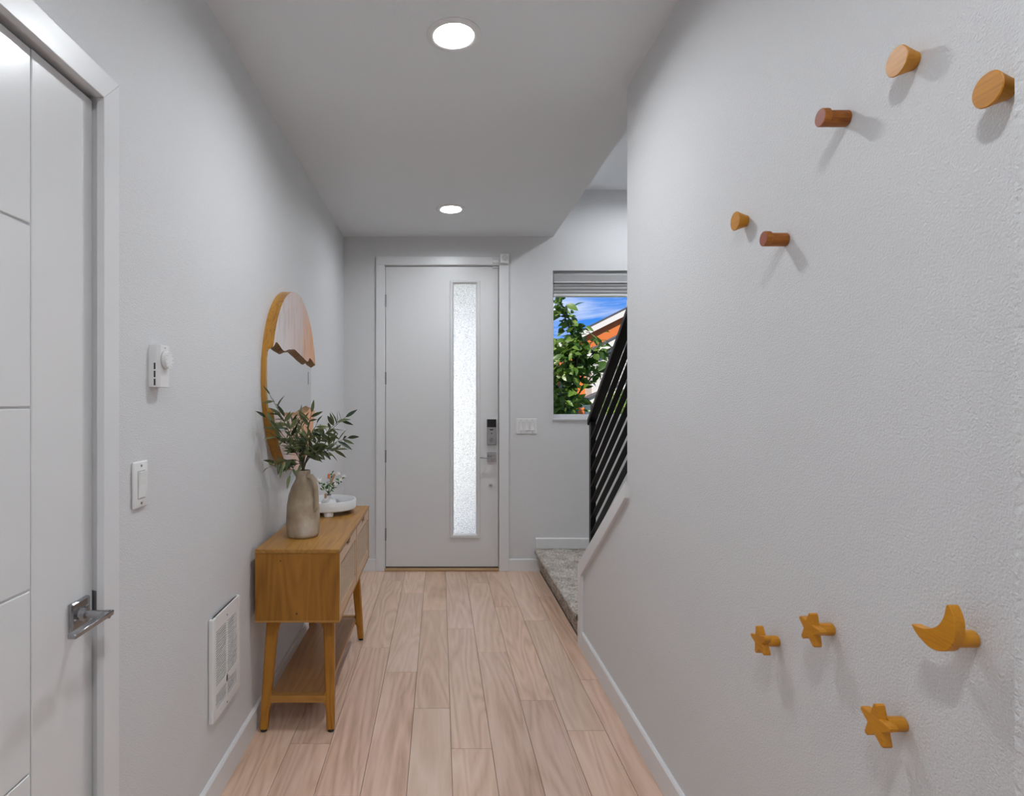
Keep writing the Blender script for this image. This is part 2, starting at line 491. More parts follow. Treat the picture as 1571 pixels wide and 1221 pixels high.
# slab faces: pale spalted wood with an orange heart toward the far side
def slab_mat(name, y_from, y_to, z_lim=None):
    m, t, p = new_mat(name)
    N = t.nodes; L = t.links
    tcn = N.new('ShaderNodeTexCoord')
    mpn = N.new('ShaderNodeMapping'); mpn.inputs['Scale'].default_value = (1, 1, 0.22); mpn.inputs['Rotation'].default_value = (0.35, 0, 0)
    L.new(tcn.outputs['Object'], mpn.inputs[0])
    na = N.new('ShaderNodeTexNoise'); na.inputs['Scale'].default_value = 9; na.inputs['Detail'].default_value = 5; na.inputs['Distortion'].default_value = 0.8
    nb = N.new('ShaderNodeTexNoise'); nb.inputs['Scale'].default_value = 34; nb.inputs['Detail'].default_value = 4
    L.new(mpn.outputs[0], na.inputs['Vector']); L.new(mpn.outputs[0], nb.inputs['Vector'])
    sp = N.new('ShaderNodeSeparateXYZ'); L.new(tcn.outputs['Object'], sp.inputs[0])
    mr_ = N.new('ShaderNodeMapRange'); mr_.inputs[1].default_value = y_from; mr_.inputs[2].default_value = y_to
    mr_.inputs[3].default_value = -0.45; mr_.inputs[4].default_value = 0.45
    L.new(sp.outputs['Y'], mr_.inputs[0])
    ad = N.new('ShaderNodeMath'); ad.operation = 'ADD'; L.new(na.outputs[0], ad.inputs[0]); L.new(mr_.outputs[0], ad.inputs[1])
    rp = N.new('ShaderNodeValToRGB')
    rp.color_ramp.elements[0].position = 0.15; rp.color_ramp.elements[0].color = (0.68, 0.61, 0.60, 1)
    rp.color_ramp.elements[1].position = 0.85; rp.color_ramp.elements[1].color = (0.76, 0.39, 0.20, 1)
    e2 = rp.color_ramp.elements.new(0.5); e2.color = (0.68, 0.54, 0.49, 1)
    L.new(ad.outputs[0], rp.inputs[0])
    vr = N.new('ShaderNodeValToRGB')
    vr.color_ramp.elements[0].position = 0.34; vr.color_ramp.elements[0].color = (0.86, 0.83, 0.81, 1)
    vr.color_ramp.elements[1].position = 0.50; vr.color_ramp.elements[1].color = (1, 1, 1, 1)
    L.new(nb.outputs[0], vr.inputs[0])
    mm = N.new('ShaderNodeMixRGB'); mm.blend_type = 'MULTIPLY'; mm.inputs[0].default_value = 1.0
    L.new(rp.outputs[0], mm.inputs[1]); L.new(vr.outputs[0], mm.inputs[2]); L.new(mm.outputs[0], p.inputs['Base Color'])
    p.inputs['Roughness'].default_value = 0.5
    return m
SLAB_UP = slab_mat('spalted_slab_upper', -0.30, 0.42)
SLAB_LO = slab_mat('spalted_slab_lower', -0.75, 0.30)
BARKW = wood('slab_live_edge', (0.07, 0.028, 0.006), (0.22, 0.095, 0.018), (0.42, 0.21, 0.05), 'x', rough=0.55, fine=60, rings=14)

# mirror silver
MIRROR = plain('mirror_silver', (0.80, 0.81, 0.83), 0.02, 1.0, bump=(3, 0.003, 0.0005))

# window glass (clear) and hammered door glass
m, t, p = new_mat('clear_glass')
p.inputs['Base Color'].default_value = (1, 1, 1, 1)
p.inputs['Roughness'].default_value = 0.0
p.inputs['Transmission Weight'].default_value = 1.0
p.inputs['IOR'].default_value = 1.02
GLASS = m
m, t, p = new_mat('hammered_glass')
N = t.nodes; L = t.links
p.inputs['Base Color'].default_value = (0.98, 0.99, 1, 1)
p.inputs['Roughness'].default_value = 0.22
p.inputs['Transmission Weight'].default_value = 1.0
p.inputs['IOR'].default_value = 1.45
tcn = N.new('ShaderNodeTexCoord')
n1 = N.new('ShaderNodeTexNoise'); n1.inputs['Scale'].default_value = 210; n1.inputs['Detail'].default_value = 1
L.new(tcn.outputs['Object'], n1.inputs['Vector'])
bn = N.new('ShaderNodeBump'); bn.inputs['Strength'].default_value = 1.0; bn.inputs['Distance'].default_value = 0.006
L.new(n1.outputs[0], bn.inputs['Height']); L.new(bn.outputs[0], p.inputs['Normal'])
FROST = m


def lamp_mat(name, strength):
    m, t, p = new_mat(name)
    p.inputs['Base Color'].default_value = (0.9, 0.9, 0.9, 1)
    p.inputs['Emission Color'].default_value = (0.93, 0.965, 1.0, 1)
    p.inputs['Emission Strength'].default_value = strength
    return m


LAMP = lamp_mat('lit_diffuser', LAMP_STRENGTH)
LAMP_F = lamp_mat('lit_diffuser_front', FRONT_LAMP)
LAMP_S = lamp_mat('lit_diffuser_stair', STAIR_LAMP)

# ------------------------------------------------------------------ dimensions
XL, XR, YB = -0.78, 0.795, 4.762
ZC = 2.711
XR2 = 0.915                      # far face of the right wall
XS = 1.95                        # stairwell outer wall
YN = -2.6                        # wall behind the camera
ZS = 3.09                        # stairwell ceiling

# ------------------------------------------------------------------ structure
# floor base and planks
b = B()
b.box(XL - 0.1, XS + 0.1, 0.7, YB + 0.03, -0.08, -0.006)
f = struct('floor', b, SUBFLOOR)
b = B().box(XL - 0.1, XR + 0.02, YN - 0.1, 0.7, -0.08, 0.0)
struct('floor_rear', b, PLANKW)
row_x = [-0.7645 + 0.1618 * k for k in range(10)]
row_o = [2.93, 2.359, 3.275, 2.981, 2.630, 2.325, 3.217, 2.700, 2.452, 2.900]
PL = 1.228
cache = {}
for r in range(10):
    x0 = row_x[r] if r else XL - 0.01
    x1 = min(row_x[r] + 0.1618, XR + 0.012)
    k0 = row_o[r] - 4 * PL
    for k in range(8):
        ya, yb = k0 + k * PL, k0 + (k + 1) * PL
        ya, yb = max(ya, 0.7), min(yb, YB + 0.005)
        if yb - ya < 0.05: continue
        w, l = round(x1 - x0 - 0.0016, 4), round(yb - ya - 0.0018, 4)
        key = (w, l)
        if key not in cache:
            cache[key] = B().box(-w / 2, w / 2, -l / 2, l / 2, -0.006, 0, bev=0.0008).mesh('plank')
        o = link_mesh('plank', cache[key], PLANKW, f, at=((x0 + x1) / 2, (ya + yb) / 2, 0))

# left wall with an opening for the side door
DY0, DY1, DZ = 0.505, 1.3416, 2.072
b = B()
b.box(XL - 0.12, XL, YN - 0.1, DY0 - 0.019, 0, ZC)
b.box(XL - 0.12, XL, DY1 + 0.019, YB + 0.14, 0, ZC)
b.box(XL - 0.12, XL, DY0 - 0.019, DY1 + 0.019, DZ + 0.019, ZC)
struct('wall_left', b, WALL)
# back wall with door and window openings
FX0, FX1, FZ = -0.449, 0.481, 2.479
WX0, WX1, WZ0, WZ1 = 0.918, 1.72, 1.232, 2.437
b = B()
Y0, Y1 = YB, YB + 0.14
b.box(XL - 0.12, FX0, Y0, Y1, -0.08, 3.3)
b.box(FX0, FX1, Y0, Y1, FZ, 3.3)
b.box(FX1, WX0, Y0, Y1, -0.08, 3.3)
b.box(WX0, WX1, Y0, Y1, -0.08, WZ0)
b.box(WX0, WX1, Y0, Y1, WZ1, 3.3)
b.box(WX1, XS + 0.12, Y0, Y1, -0.08, 3.3)
struct('wall_back', b, WALL)
# right wall, its nearer thicker stretch, the knee wall
b = B()
b.box(XR, XR2, 0.785, 2.49, 0, ZC)
struct('wall_right', b, WALL)
b = B().box(0.765, XR2, YN - 0.1, 0.785, 0, ZC, bev=0.004)
struct('wall_right_near', b, WALL_COARSE)
b = B().prism([(2.49, -0.05), (3.26, -0.05), (3.26, 0.43), (2.49, 0.985)], 'x', XR, XR2)
struct('wall_stair', b, WALL)
# wall behind the camera, stairwell walls
struct('wall_rear', B().box(XL - 0.12, XR2, YN - 0.12, YN, 0, ZC), WALL)
b = B()
b.box(XS + 0.001, XS + 0.12, 1.9, YB, -0.08, ZS)
struct('wall_stairwell_side', b, WALL)
b = B().box(XR2, XS + 0.12, 1.9, 2.0, -0.08, ZS)
struct('wall_stairwell_near', b, WALL)
# ceilings: a lower board with cut-outs for the lamps, a solid deck above
LAMPS = [(0.050, -1.60), (0.050, 0.22), (0.050, 2.135), (0.076, 4.070)]
HS = 0.0692
def pierced(b, x0, x1, y0, y1, z0, z1, holes):
    y = y0
    for hx_, hy_ in holes:
        b.box(x0, x1, y, hy_ - HS, z0, z1)
        b.box(x0, hx_ - HS, hy_ - HS, hy_ + HS, z0, z1)
        b.box(hx_ + HS, x1, hy_ - HS, hy_ + HS, z0, z1)
        y = hy_ + HS
    b.box(x0, x1, y, y1, z0, z1)
b = B()
pierced(b, XL - 0.12, XR2 + 0.003, YN - 0.12, YB + 0.14, ZC, ZC + 0.07, LAMPS)
b.box(XL - 0.12, XR2 + 0.003, YN - 0.12, YB + 0.14, ZC + 0.07, ZS + 0.2)
struct('ceiling', b, CEIL)
b = B()
pierced(b, XR2 + 0.003, XS + 0.12, 1.9, YB + 0.14, ZS, ZS + 0.07, [(1.55, 4.10)])
b.box(XR2 + 0.003, XS + 0.12, 1.9, YB + 0.14, ZS + 0.07, ZS + 0.2)
struct('ceiling_stairwell', b, CEIL)

# baseboards: a flat board with a small bevelled top
def bb_profile(h, th): return [(0, 0), (th, 0), (th, h - 0.006), (th - 0.005, h), (0, h)]
b = B()
b.prism([(XL + u, v) for u, v in bb_profile(0.098, 0.014)], 'y', 1.394, YB)
struct('baseboard_left', b, TRIM)
b = B()
b.prism([(YB - u, v) for u, v in bb_profile(0.098, 0.014)], 'x', XL + 0.014, -0.5185)
b.prism([(YB - u, v) for u, v in bb_profile(0.098, 0.014)], 'x', 0.558, 0.83)
struct('baseboard_back', b, TRIM)
b = B()
b.prism([(XR - u, v) for u, v in bb_profile(0.098, 0.014)], 'y', 0.785, 3.25)
struct('baseboard_right', b, TRIM)
b = B()
b.prism([(YB - u, 0.182 + v) for u, v in bb_profile(0.085, 0.014)], 'x', 0.778, XS)
struct('baseboard_stair', b, TRIM)

# knee-wall cap: flat board up the newel end and along the slope
b = B().prism([(3.315, 0), (3.315, 0.458), (2.466, 1.040), (2.466, 0.971), (3.25, 0.408), (3.25, 0)], 'x', 0.777, 0.933, bev=0.002)
struct('trim_1', b, TRIM)

# ------------------------------------------------------------------ front door
d = thing('door_1', (0.016, YB, 0), 'tall white front door with a narrow frosted glass strip', 'door')
d['kind'] = 'structure'
yf = YB + 0.012
b = B()
gx0, gx1, gz0, gz1 = 0.100, 0.306, 0.285, 2.343
dx0, dx1, dz0, dz1 = -0.441, 0.473, 0.030, 2.469
b.box(dx0, gx0, yf, yf + 0.044, dz0, dz1)
b.box(gx1, dx1, yf, yf + 0.044, dz0, dz1)
b.box(gx0, gx1, yf, yf + 0.044, dz0, gz0)
b.box(gx0, gx1, yf, yf + 0.044, gz1, dz1)
b.build('door_slab', DOOR, d)
# moulding round the glass
b = B()
mo = [(0.079, 0.328, 0.2616, 2.359), (0.085, 0.322, 0.268, 2.353), (0.100, 0.306, 0.285, 2.343), (0.111, 0.294, 0.299, 2.331)]
dep = [0.0, 0.010, 0.010, -0.004]
vs = []
for (x0, x1, z0, z1), dd in zip(mo, dep):
    vs.append([b.bm.verts.new((x, yf - dd, z)) for x, z in ((x0, z0), (x1, z0), (x1, z1), (x0, z1))])
vs.append([b.bm.verts.new((v.co.x, yf + 0.03, v.co.z)) for v in vs[-1]])
for a, c in zip(vs, vs[1:]):
    for k in range(4):
        b.bm.faces.new((a[k], a[(k + 1) % 4], c[(k + 1) % 4], c[k]))
b.build('glass_moulding', DOOR, d)
B().box(0.1085, 0.2965, yf + 0.014, yf + 0.020, 0.2965, 2.3335).build('glass_pane', FROST, d)
for z in (2.193, 1.563, 0.928, 0.293):
    b = B()
    for k in range(5):
        b.cyl((-0.4455, yf - 0.006, z - 0.05 + 0.0202 * k), (-0.4455, yf - 0.006, z - 0.05 + 0.0202 * k + 0.019), 0.0055, n=10)
    b.box(-0.448, -0.436, yf - 0.001, yf + 0.002, z - 0.05, z + 0.05)
    b.build('hinge', HINGE, d, smooth=40)
# deadbolt
lk = B().box(0.380, 0.4566, yf - 0.020, yf + 0.002, 1.0215, 1.230, bev=0.003).build('deadbolt', METAL, d, smooth=30)
B().box(0.3815, 0.4552, yf - 0.0225, yf - 0.019, 1.165, 1.2285, bev=0.001).build('keypad_screen', BLACKGLASS, lk)
b = B()
b.cyl((0.418, yf - 0.018, 1.060), (0.418, yf - 0.027, 1.060), 0.017, 0.015, n=24)
b.hexa([(0.408, yf - 0.040, 1.046), (0.416, yf - 0.040, 1.042), (0.416, yf - 0.026, 1.042), (0.408, yf - 0.026, 1.046),
        (0.420, yf - 0.040, 1.079), (0.428, yf - 0.040, 1.074), (0.428, yf - 0.026, 1.074), (0.420, yf - 0.026, 1.079)], bev=0.002)
b.build('thumb_turn', CHROME, lk, smooth=40)
b = B()
b.box(0.404, 0.430, yf - 0.0215, yf - 0.0195, 1.140, 1.150, bev=0.0008)
b.cyl((0.418, yf - 0.0195, 1.115), (0.418, yf - 0.0218, 1.115), 0.0048, n=14)
b.build('lock_button', BLACK, lk)
# lever
lv = B().box(0.3815, 0.4566, yf - 0.012, yf + 0.001, 0.886, 0.962, bev=0.002).build('door_lever', METAL, d, smooth=30)
b = B()
b.cyl((0.420, yf - 0.010, 0.921), (0.420, yf - 0.050, 0.921), 0.011, n=20)
b.box(0.322, 0.432, yf - 0.060, yf - 0.045, 0.916, 0.926, bev=0.002)
b.build('lever_bar', METAL, lv, smooth=40)
b = B()
for sx, sz in ((0.398, 0.946), (0.440, 0.936), (0.420, 0.897), (0.444, 0.899)):
    b.cyl((sx, yf - 0.011, sz), (sx, yf - 0.0135, sz), 0.0042, n=12)
b.build('screw', HINGE, lv)
b = B()
b.lathe([(0.0, 0.0), (0.011, 0.0), (0.0135, 0.002), (0.0135, 0.006), (0.0, 0.006)], (0, 0, 0), n=24)
bmesh.ops.rotate(b.bm, verts=b.bm.verts, cent=(0, 0, 0), matrix=Matrix.Rotation(PI / 2, 3, 'X'))
bmesh.ops.translate(b.bm, verts=b.bm.verts, vec=(0.412, yf + 0.001, 0.693))
b.build('viewer_ring', METAL, d, smooth=40)
B().cyl((0.412, yf - 0.0045, 0.693), (0.412, yf - 0.0062, 0.693), 0.006, n=16).build('viewer_bolt', HINGE, d)
# frame around it
b = B()
b.box(FX0 - 0.02, dx0 - 0.003, YB + 0.001, YB + 0.12, 0, FZ)
b.box(dx1 + 0.007, FX1 + 0.02, YB + 0.001, YB + 0.12, 0, FZ)
b.box(FX0 - 0.02, FX1 + 0.02, YB + 0.001, YB + 0.12, FZ - 0.005, FZ + 0.02)
b.box(dx0 - 0.01, dx0 + 0.012, yf + 0.046, yf + 0.07, 0, FZ - 0.005)
b.box(dx1 - 0.012, dx1 + 0.01, yf + 0.046, yf + 0.07, 0, FZ - 0.005)
b.box(dx0, dx1, yf + 0.046, yf + 0.07, FZ - 0.02, FZ - 0.005)
struct('trim_2', b, TRIM)
# casing boards, each a part
cs = B().box(-0.5185, 0.558, YB - 0.018, YB, 2.479, 2.547, bev=0.002)
cs = struct('trim_3', cs, TRIM)
B().box(-0.5185, -0.449, YB - 0.018, YB, 0, 2.4785, bev=0.002).build('casing_leg', TRIM, cs)
B().box(0.478, 0.558, YB - 0.018, YB, 0, 2.4785, bev=0.002).build('casing_leg', TRIM, cs)
b = B().box(-0.4485, 0.4775, YB - 0.022, YB + 0.06, 0.0005, 0.020, bev=0.004)
struct('trim_4', b, THRESH)
B().box(dx0, dx1, yf + 0.006, yf + 0.05, 0.02, 0.0295).build('under_door_shade', DARK, d)  # dark strip stands in for the shade in the gap under the door

# sensors on the door frame
sn = thing('motion_sensor', (0.5205, YB - 0.018, 2.485), 'small square white sensor with a round lens on the front door frame corner', 'sensor')
B().box(0.486, 0.556, YB - 0.050, YB - 0.018, 2.487, 2.563, bev=0.008, seg=3).build('sensor_shell', PLASTIC, sn, smooth=40)
b = B().cyl((0.521, YB - 0.049, 2.528), (0.521, YB - 0.053, 2.528), 0.024, 0.021, n=28)
b.build('sensor_lens', LENS, sn, smooth=40)
sn = thing('contact_sensor', (0.45, YB - 0.018, 2.487), 'tiny white contact sensor bar above the front door beside the square sensor', 'sensor')
B().box(0.425, 0.478, YB - 0.030, YB - 0.018, 2.490, 2.520, bev=0.003).build('sensor_body', PLASTIC, sn)
B().box(0.425, 0.472, YB - 0.010, YB + 0.012, 2.4575, 2.468, bev=0.002).build('magnet', PLASTIC, sn)

# triple switch
sw = thing('light_switch', ((791.8 + 823.9) / 2 / 189.0 - 675 / 189.0, YB, 1.11), 'wide white triple rocker light switch plate on the wall beside the front door', 'light switch')
x0, x1, z0, z1 = 0.618, 0.788, 1.113, 1.235
B().box(x0, x1, YB - 0.007, YB, z0, z1, bev=0.003, seg=2).build('switch_plate', PLASTIC, sw)
for k in range(3):
    cx = x0 + 0.039 + 0.046 * k
    r = B()
    r.prism([(YB - 0.0065, 1.140), (YB - 0.0115, 1.140), (YB - 0.0085, 1.174), (YB - 0.0105, 1.208), (YB - 0.0065, 1.208)], 'x', cx - 0.0155, cx + 0.0155)
    r.build('rocker', PLASTIC, sw)
    rr = B()
    rr.box(cx - 0.0175, cx + 0.0175, YB - 0.0078, YB - 0.0065, 1.138, 1.210)
    rr.build('rocker_surround', PLASTIC_G, sw)
    for z in (1.124, 1.224):
        B().cyl((cx, YB - 0.0065, z), (cx, YB - 0.0078, z), 0.0032, n=10).build('screw', HINGE, sw)

# ------------------------------------------------------------------ stairwell window
w = thing('window_1', ((WX0 + WX1) / 2, YB + 0.07, WZ0), 'square stairwell window looking out to a tree and an orange house', 'window')
w['kind'] = 'structure'
b = B()
fy0, fy1 = YB + 0.045, YB + 0.085
b.box(WX0, WX0 + 0.012, fy0, fy1, WZ0, WZ1)
b.box(WX1 - 0.03, WX1, fy0, fy1, WZ0, WZ1)
b.box(WX0 + 0.012, WX1 - 0.03, fy0, fy1, WZ0, WZ0 + 0.036, bev=0.003)
b.box(WX0 + 0.012, WX1 - 0.03, fy0, fy1, WZ1 - 0.04, WZ1)
b.build('window_frame', VINYL, w)
B().box(WX0 + 0.010, WX1 - 0.028, YB + 0.060, YB + 0.066, WZ0 + 0.030, WZ1 - 0.03).build('window_pane', GLASS, w)
B().box(WX0 - 0.003, WX1 + 0.003, YB - 0.012, YB + 0.045, WZ0 - 0.012, WZ0 + 0.004, bev=0.002).build('window_sill', VINYL, w)

sh = thing('window_shade', ((WX0 + WX1) / 2, YB + 0.02, 2.225), 'grey pleated window shade drawn up to the top of the stairwell window', 'window shade')
sx0, sx1 = WX0 + 0.006, WX1 - 0.006
b = B().prism([(YB + 0.002, 2.345), (YB + 0.040, 2.345), (YB + 0.040, 2.415), (YB + 0.012, 2.415), (YB + 0.002, 2.40)], 'x', sx0, sx1)
b.build('head_rail', SHADE, sh)
B().box(sx0, sx1, YB - 0.004, YB + 0.04, 2.336, 2.346, bev=0.002).build('upper_lip', VINYL, sh)
for k in range(3):
    z = 2.332 - 0.028 * k
    b = B().prism([(YB + 0.012, z), (YB + 0.040, z), (YB + 0.040, z - 0.0275), (YB + 0.012, z - 0.0275), (YB + 0.004, z - 0.014)], 'x', sx0, sx1)
    b.build('pleat', SHADE, sh)
B().box(sx0, sx1, YB + 0.0, YB + 0.042, 2.226, 2.247, bev=0.004).build('bottom_rail', VINYL, sh)
b = B()
b.cyl((1.520, YB - 0.003, 2.226), (1.520, YB - 0.003, 2.195), 0.0015, n=6)
b.lathe([(0, 0), (0.008, 0.004), (0.011, 0.03), (0.006, 0.075), (0.002, 0.082), (0, 0.082)], (1.520, YB - 0.010, 2.118), n=14)
b.build('pull_tassel', PLASTIC, sh, smooth=60)

# ------------------------------------------------------------------ stair: carpeted landing and the flight behind the knee wall
st = thing('carpeted_stair', (1.35, 4.0, 0), 'beige carpeted landing step at the foot of the stairs beside the front door', 'stair')
# landing as a fine grid so the pile is real relief
def carpet_block(prof, y0, y1, ny, name, amp=0.0028):
    """profile [(x,z)] swept along y with tufted relief"""
    P = []
    for (xa, za), (xb, zb) in zip(prof, prof[1:]):
        n = max(1, int(math.hypot(xb - xa, zb - za) / 0.011))
        for k in range(n): P.append((xa + (xb - xa) * k / n, za + (zb - za) * k / n))
    P.append(prof[-1])
    bb = B(); bm = bb.bm
    rows = []
    for j in range(ny + 1):
        y = y0 + (y1 - y0) * j / ny
        row = []
        for i, (x, z) in enumerate(P):
            a = P[max(0, i - 1)]; c = P[min(len(P) - 1, i + 1)]
            tx, tz = c[0] - a[0], c[1] - a[1]
            ll = math.hypot(tx, tz) or 1
            nx, nz_ = -tz / ll, tx / ll
            h = amp * (noise.noise(Vector((x * 70, y * 70, z * 70))) * 1.2 + noise.noise(Vector((x * 14, y * 14, z * 14 + 5))))
            row.append(bm.verts.new((x + nx * h, y, z + nz_ * h)))
        rows.append(row)
    for r0, r1 in zip(rows, rows[1:]):
        for i in range(len(P) - 1):
            bm.faces.new((r0[i], r1[i], r1[i + 1], r0[i + 1]))
    for rr in (rows[0], rows[-1]):
        bm.faces.new(rr)
    bmesh.ops.recalc_face_normals(bm, faces=bm.faces)
    return bb
nose = [(0.812, 0.0), (0.806, 0.085), (0.792, 0.118), (0.776, 0.134), (0.766, 0.150), (0.763, 0.163), (0.768, 0.174), (0.780, 0.179), (1.0, 0.180), (1.30, 0.180)]
carpet_block(nose, 3.316, YB - 0.015, 130, 'landing').build('carpet_tread', CARPET, st, smooth=180)
B().box(1.29, XS, 3.316, YB - 0.002, 0, 0.180).build('carpet_landing', CARPET, st)
b = B().cyl((0.790, 3.3165, 0.154), (0.790, 3.310, 0.154), 0.024, 0.022, n=20)
b.build('nosing_end', plain('rolled_carpet_end', (0.16, 0.11, 0.07), 0.9, bump=(150, 0.5, 0.003)), st)
for k in range(5):
    y1 = 3.316 - 0.245 * k
    B().box(XR2 + 0.002, XS, max(y1 - 0.245, 2.0), y1 + 0.02, 0.18 * (k + 1) - 0.02, 0.18 * (k + 2), bev=0.012, seg=2).build('carpet_tread', CARPET, st)

# railing
rl = thing('stair_railing', (0.855, 2.9, 0.75), 'black metal stair railing with sloping flat bars on the knee wall', 'railing')
SL = 0.745
def sloped(x0, x1, y0, y1, zr, yr, h):
    def z(y): return zr + SL * (yr - y)
    return [(x0, y1, z(y1)), (x1, y1, z(y1)), (x1, y0, z(y0)), (x0, y0, z(y0)),
            (x0, y1, z(y1) + h), (x1, y1, z(y1) + h), (x1, y0, z(y0) + h), (x0, y0, z(y0) + h)]
b = B(); b.hexa(sloped(0.832, 0.880, 2.4905, 3.320, 1.249, 3.306, 0.036), bev=0.004)
bmesh.ops.recalc_face_normals(b.bm, faces=b.bm.faces)
b.build('handrail', BLACK, rl)
B().box(0.841, 0.871, 3.274, 3.311, 0.462, 1.262, bev=0.002).build('newel_post', BLACK, rl)
for zi in (1.194, 1.104, 1.016, 0.928, 0.840, 0.7525, 0.665):
    b = B(); b.hexa(sloped(0.842, 0.870, 2.4905, 3.278, zi, 3.235, 0.0065))
    bmesh.ops.recalc_face_normals(b.bm, faces=b.bm.faces)
    b.build('rail_bar', BLACK, rl)

# ------------------------------------------------------------------ side door on the left wall
d2 = thing('door_2', (XL - 0.03, 0.93, 0), 'white grooved side door with a lever handle on the left wall', 'door')
d2['kind'] = 'structure'
DF = -0.792
b = B().box(DF - 0.036, DF - 0.004, 0.510, 1.3365, 0.012, 2.062)
b.build('door_core', DOOR_L, d2)
G = 0.0022
gy = 1.1367
gz = [0.012, 0.306, 0.6586, 1.0125, 1.365, 1.7186, 2.062]
B().box(DF - 0.005, DF, gy + G, 1.3365, 0.012, 2.062, bev=0.0015).build('stile', DOOR_L, d2)
B().box(DF - 0.005, DF, 0.510, 0.710 - G, 0.012, 2.062, bev=0.0015).build('stile', DOOR_L, d2)
for a, c in zip(gz, gz[1:]):
    B().box(DF - 0.005, DF, 0.710 + G, gy - G, a + G, c - G, bev=0.0015).build('panel', DOOR_L, d2)
hd = B().box(DF, DF + 0.011, 1.247, 1.312, 0.881, 0.945, bev=0.003).build('lever_handle', CHROME, d2, smooth=30)
b = B()
b.cyl((DF + 0.010, 1.279, 0.913), (DF + 0.022, 1.279, 0.913), 0.0165, 0.0135, n=28)
b.cyl((DF + 0.022, 1.279, 0.913), (DF + 0.072, 1.279, 0.913), 0.0088, n=24)
b.build('lever_neck', CHROME, hd, smooth=40)
b = B()
b.hexa([(-0.734, 1.154, 0.9085), (-0.716, 1.154, 0.9085), (-0.716, 1.288, 0.9085), (-0.734, 1.288, 0.9085),
        (-0.734, 1.154, 0.9185), (-0.716, 1.154, 0.9185), (-0.714, 1.288, 0.9205), (-0.734, 1.288, 0.9205)], bev=0.0018)
b.build('lever_bar', CHROME, hd, smooth=40)
b = B()
for yy, zz in ((1.258, 0.905), (1.300, 0.922)):
    b.cyl((DF + 0.0105, yy, zz), (DF + 0.0135, yy, zz), 0.0042, n=12)
b.build('screw', HINGE, hd)
# jamb + strike
b = B()
b.box(XL - 0.12, XL - 0.0005, DY1, DY1 + 0.02, 0, DZ + 0.02)
b.box(XL - 0.12, XL - 0.0005, DY0 - 0.02, DY0, 0, DZ + 0.02)
b.box(XL - 0.12, XL - 0.0005, DY0 - 0.02, DY1 + 0.02, DZ, DZ + 0.02)
b.box(DF - 0.06, DF - 0.037, DY1 - 0.012, DY1, 0, DZ)
b.box(DF - 0.06, DF - 0.037, DY0, DY0 + 0.012, 0, DZ)
b.box(DF - 0.06, DF - 0.037, DY0, DY1, DZ - 0.012, DZ)
jb = struct('trim_5', b, TRIM)
b = B().prism([(-0.797, 0.882), (-0.786, 0.884), (-0.7805, 0.896), (-0.779, 0.914), (-0.7805, 0.932), (-0.786, 0.944), (-0.797, 0.946)], 'y', DY1 - 0.0015, DY1 + 0.0005)
b.build('strike_plate', HINGE, jb)
# casing
cs = struct('trim_6', B().prism([(DY0 - 0.052, 2.1277), (DY0 + 0.01, 2.0666), (1.3316, 2.0666), (1.394, 2.1277)], 'x', XL, XL + 0.018, bev=0.001), TRIM)
B().prism([(1.3316, 0), (1.394, 0), (1.394, 2.1272), (1.3316, 2.0661)], 'x', XL, XL + 0.018, bev=0.001).build('casing_leg', TRIM, cs)
B().box(XL, XL + 0.018, DY0 - 0.052, DY0 + 0.01, 0, 2.0660, bev=0.003).build('casing_leg', TRIM, cs)
struct('closet_dark_sheet', B().box(XL - 0.16, XL - 0.125, DY0 - 0.1, DY1 + 0.1, 0, ZC), DARK)  # near-black sheet stands in for the unlit space behind the side door

# ------------------------------------------------------------------ left wall fittings
sw = thing('light_switch', (XL, 1.517, 1.10), 'single white rocker light switch on the left wall below the thermostat', 'light switch')
b = B().box(XL, XL + 0.008, 1.481, 1.553, 1.102, 1.2225, bev=0.004, seg=2)
b.build('switch_plate', PLASTIC, sw, smooth=50)
B().box(XL + 0.0075, XL + 0.0088, 1.4985, 1.5355, 1.1255, 1.1985).build('rocker_surround', PLASTIC_G, sw)
B().prism([(XL + 0.007, 1.1285), (XL + 0.0095, 1.1285), (XL + 0.0105, 1.162), (XL + 0.0150, 1.1955), (XL + 0.007, 1.1955)], 'y', 1.5005, 1.5335).build('rocker', PLASTIC, sw)
for z in (1.114, 1.2105):
    B().cyl((XL + 0.007, 1.517, z), (XL + 0.0092, 1.517, z), 0.0032, n=10).build('screw', HINGE, sw)

th = thing('thermostat', (XL, 1.60, 1.415), 'small white wall thermostat with a round dial above the light switch on the left wall', 'thermostat')
b = B().prism([(XL, 1.572), (XL + 0.021, 1.572), (XL + 0.028, 1.579), (XL + 0.028, 1.628), (XL, 1.628)], 'z', 1.415, 1.530, bev=0.001)
b.build('thermostat_body', PLASTIC, th)
b = B()
for k in range(3):
    b.box(XL + 0.0135, XL + 0.0175, 1.5712, 1.5725, 1.420 + 0.0215 * k, 1.4375 + 0.0215 * k)
b.build('vent_slot', DARK, th)
b = B()
b.cyl((XL + 0.028, 1.604, 1.490), (XL + 0.0305, 1.604, 1.490), 0.0255, n=32)
dl = b.build('dial_base', PLASTIC_G, th, smooth=40)
b = B()
b.cyl((XL + 0.0305, 1.604, 1.490), (XL + 0.041, 1.604, 1.490), 0.0245, 0.0225, n=36)
dl = b.build('dial', PLASTIC, th, smooth=40)
b = B()
for k in range(10):
    a = 2 * PI * k / 10
    b.cyl((XL + 0.0408, 1.604 + 0.0190 * math.cos(a), 1.490 + 0.0190 * math.sin(a)), (XL + 0.0414, 1.604 + 0.0190 * math.cos(a), 1.490 + 0.0190 * math.sin(a)), 0.0009, n=6)
b.build('dial_tick', DARK, dl)
B().cyl((XL + 0.0278, 1.604, 1.5225), (XL + 0.029, 1.604, 1.5225), 0.0018, n=10).build('screw', HINGE, th)

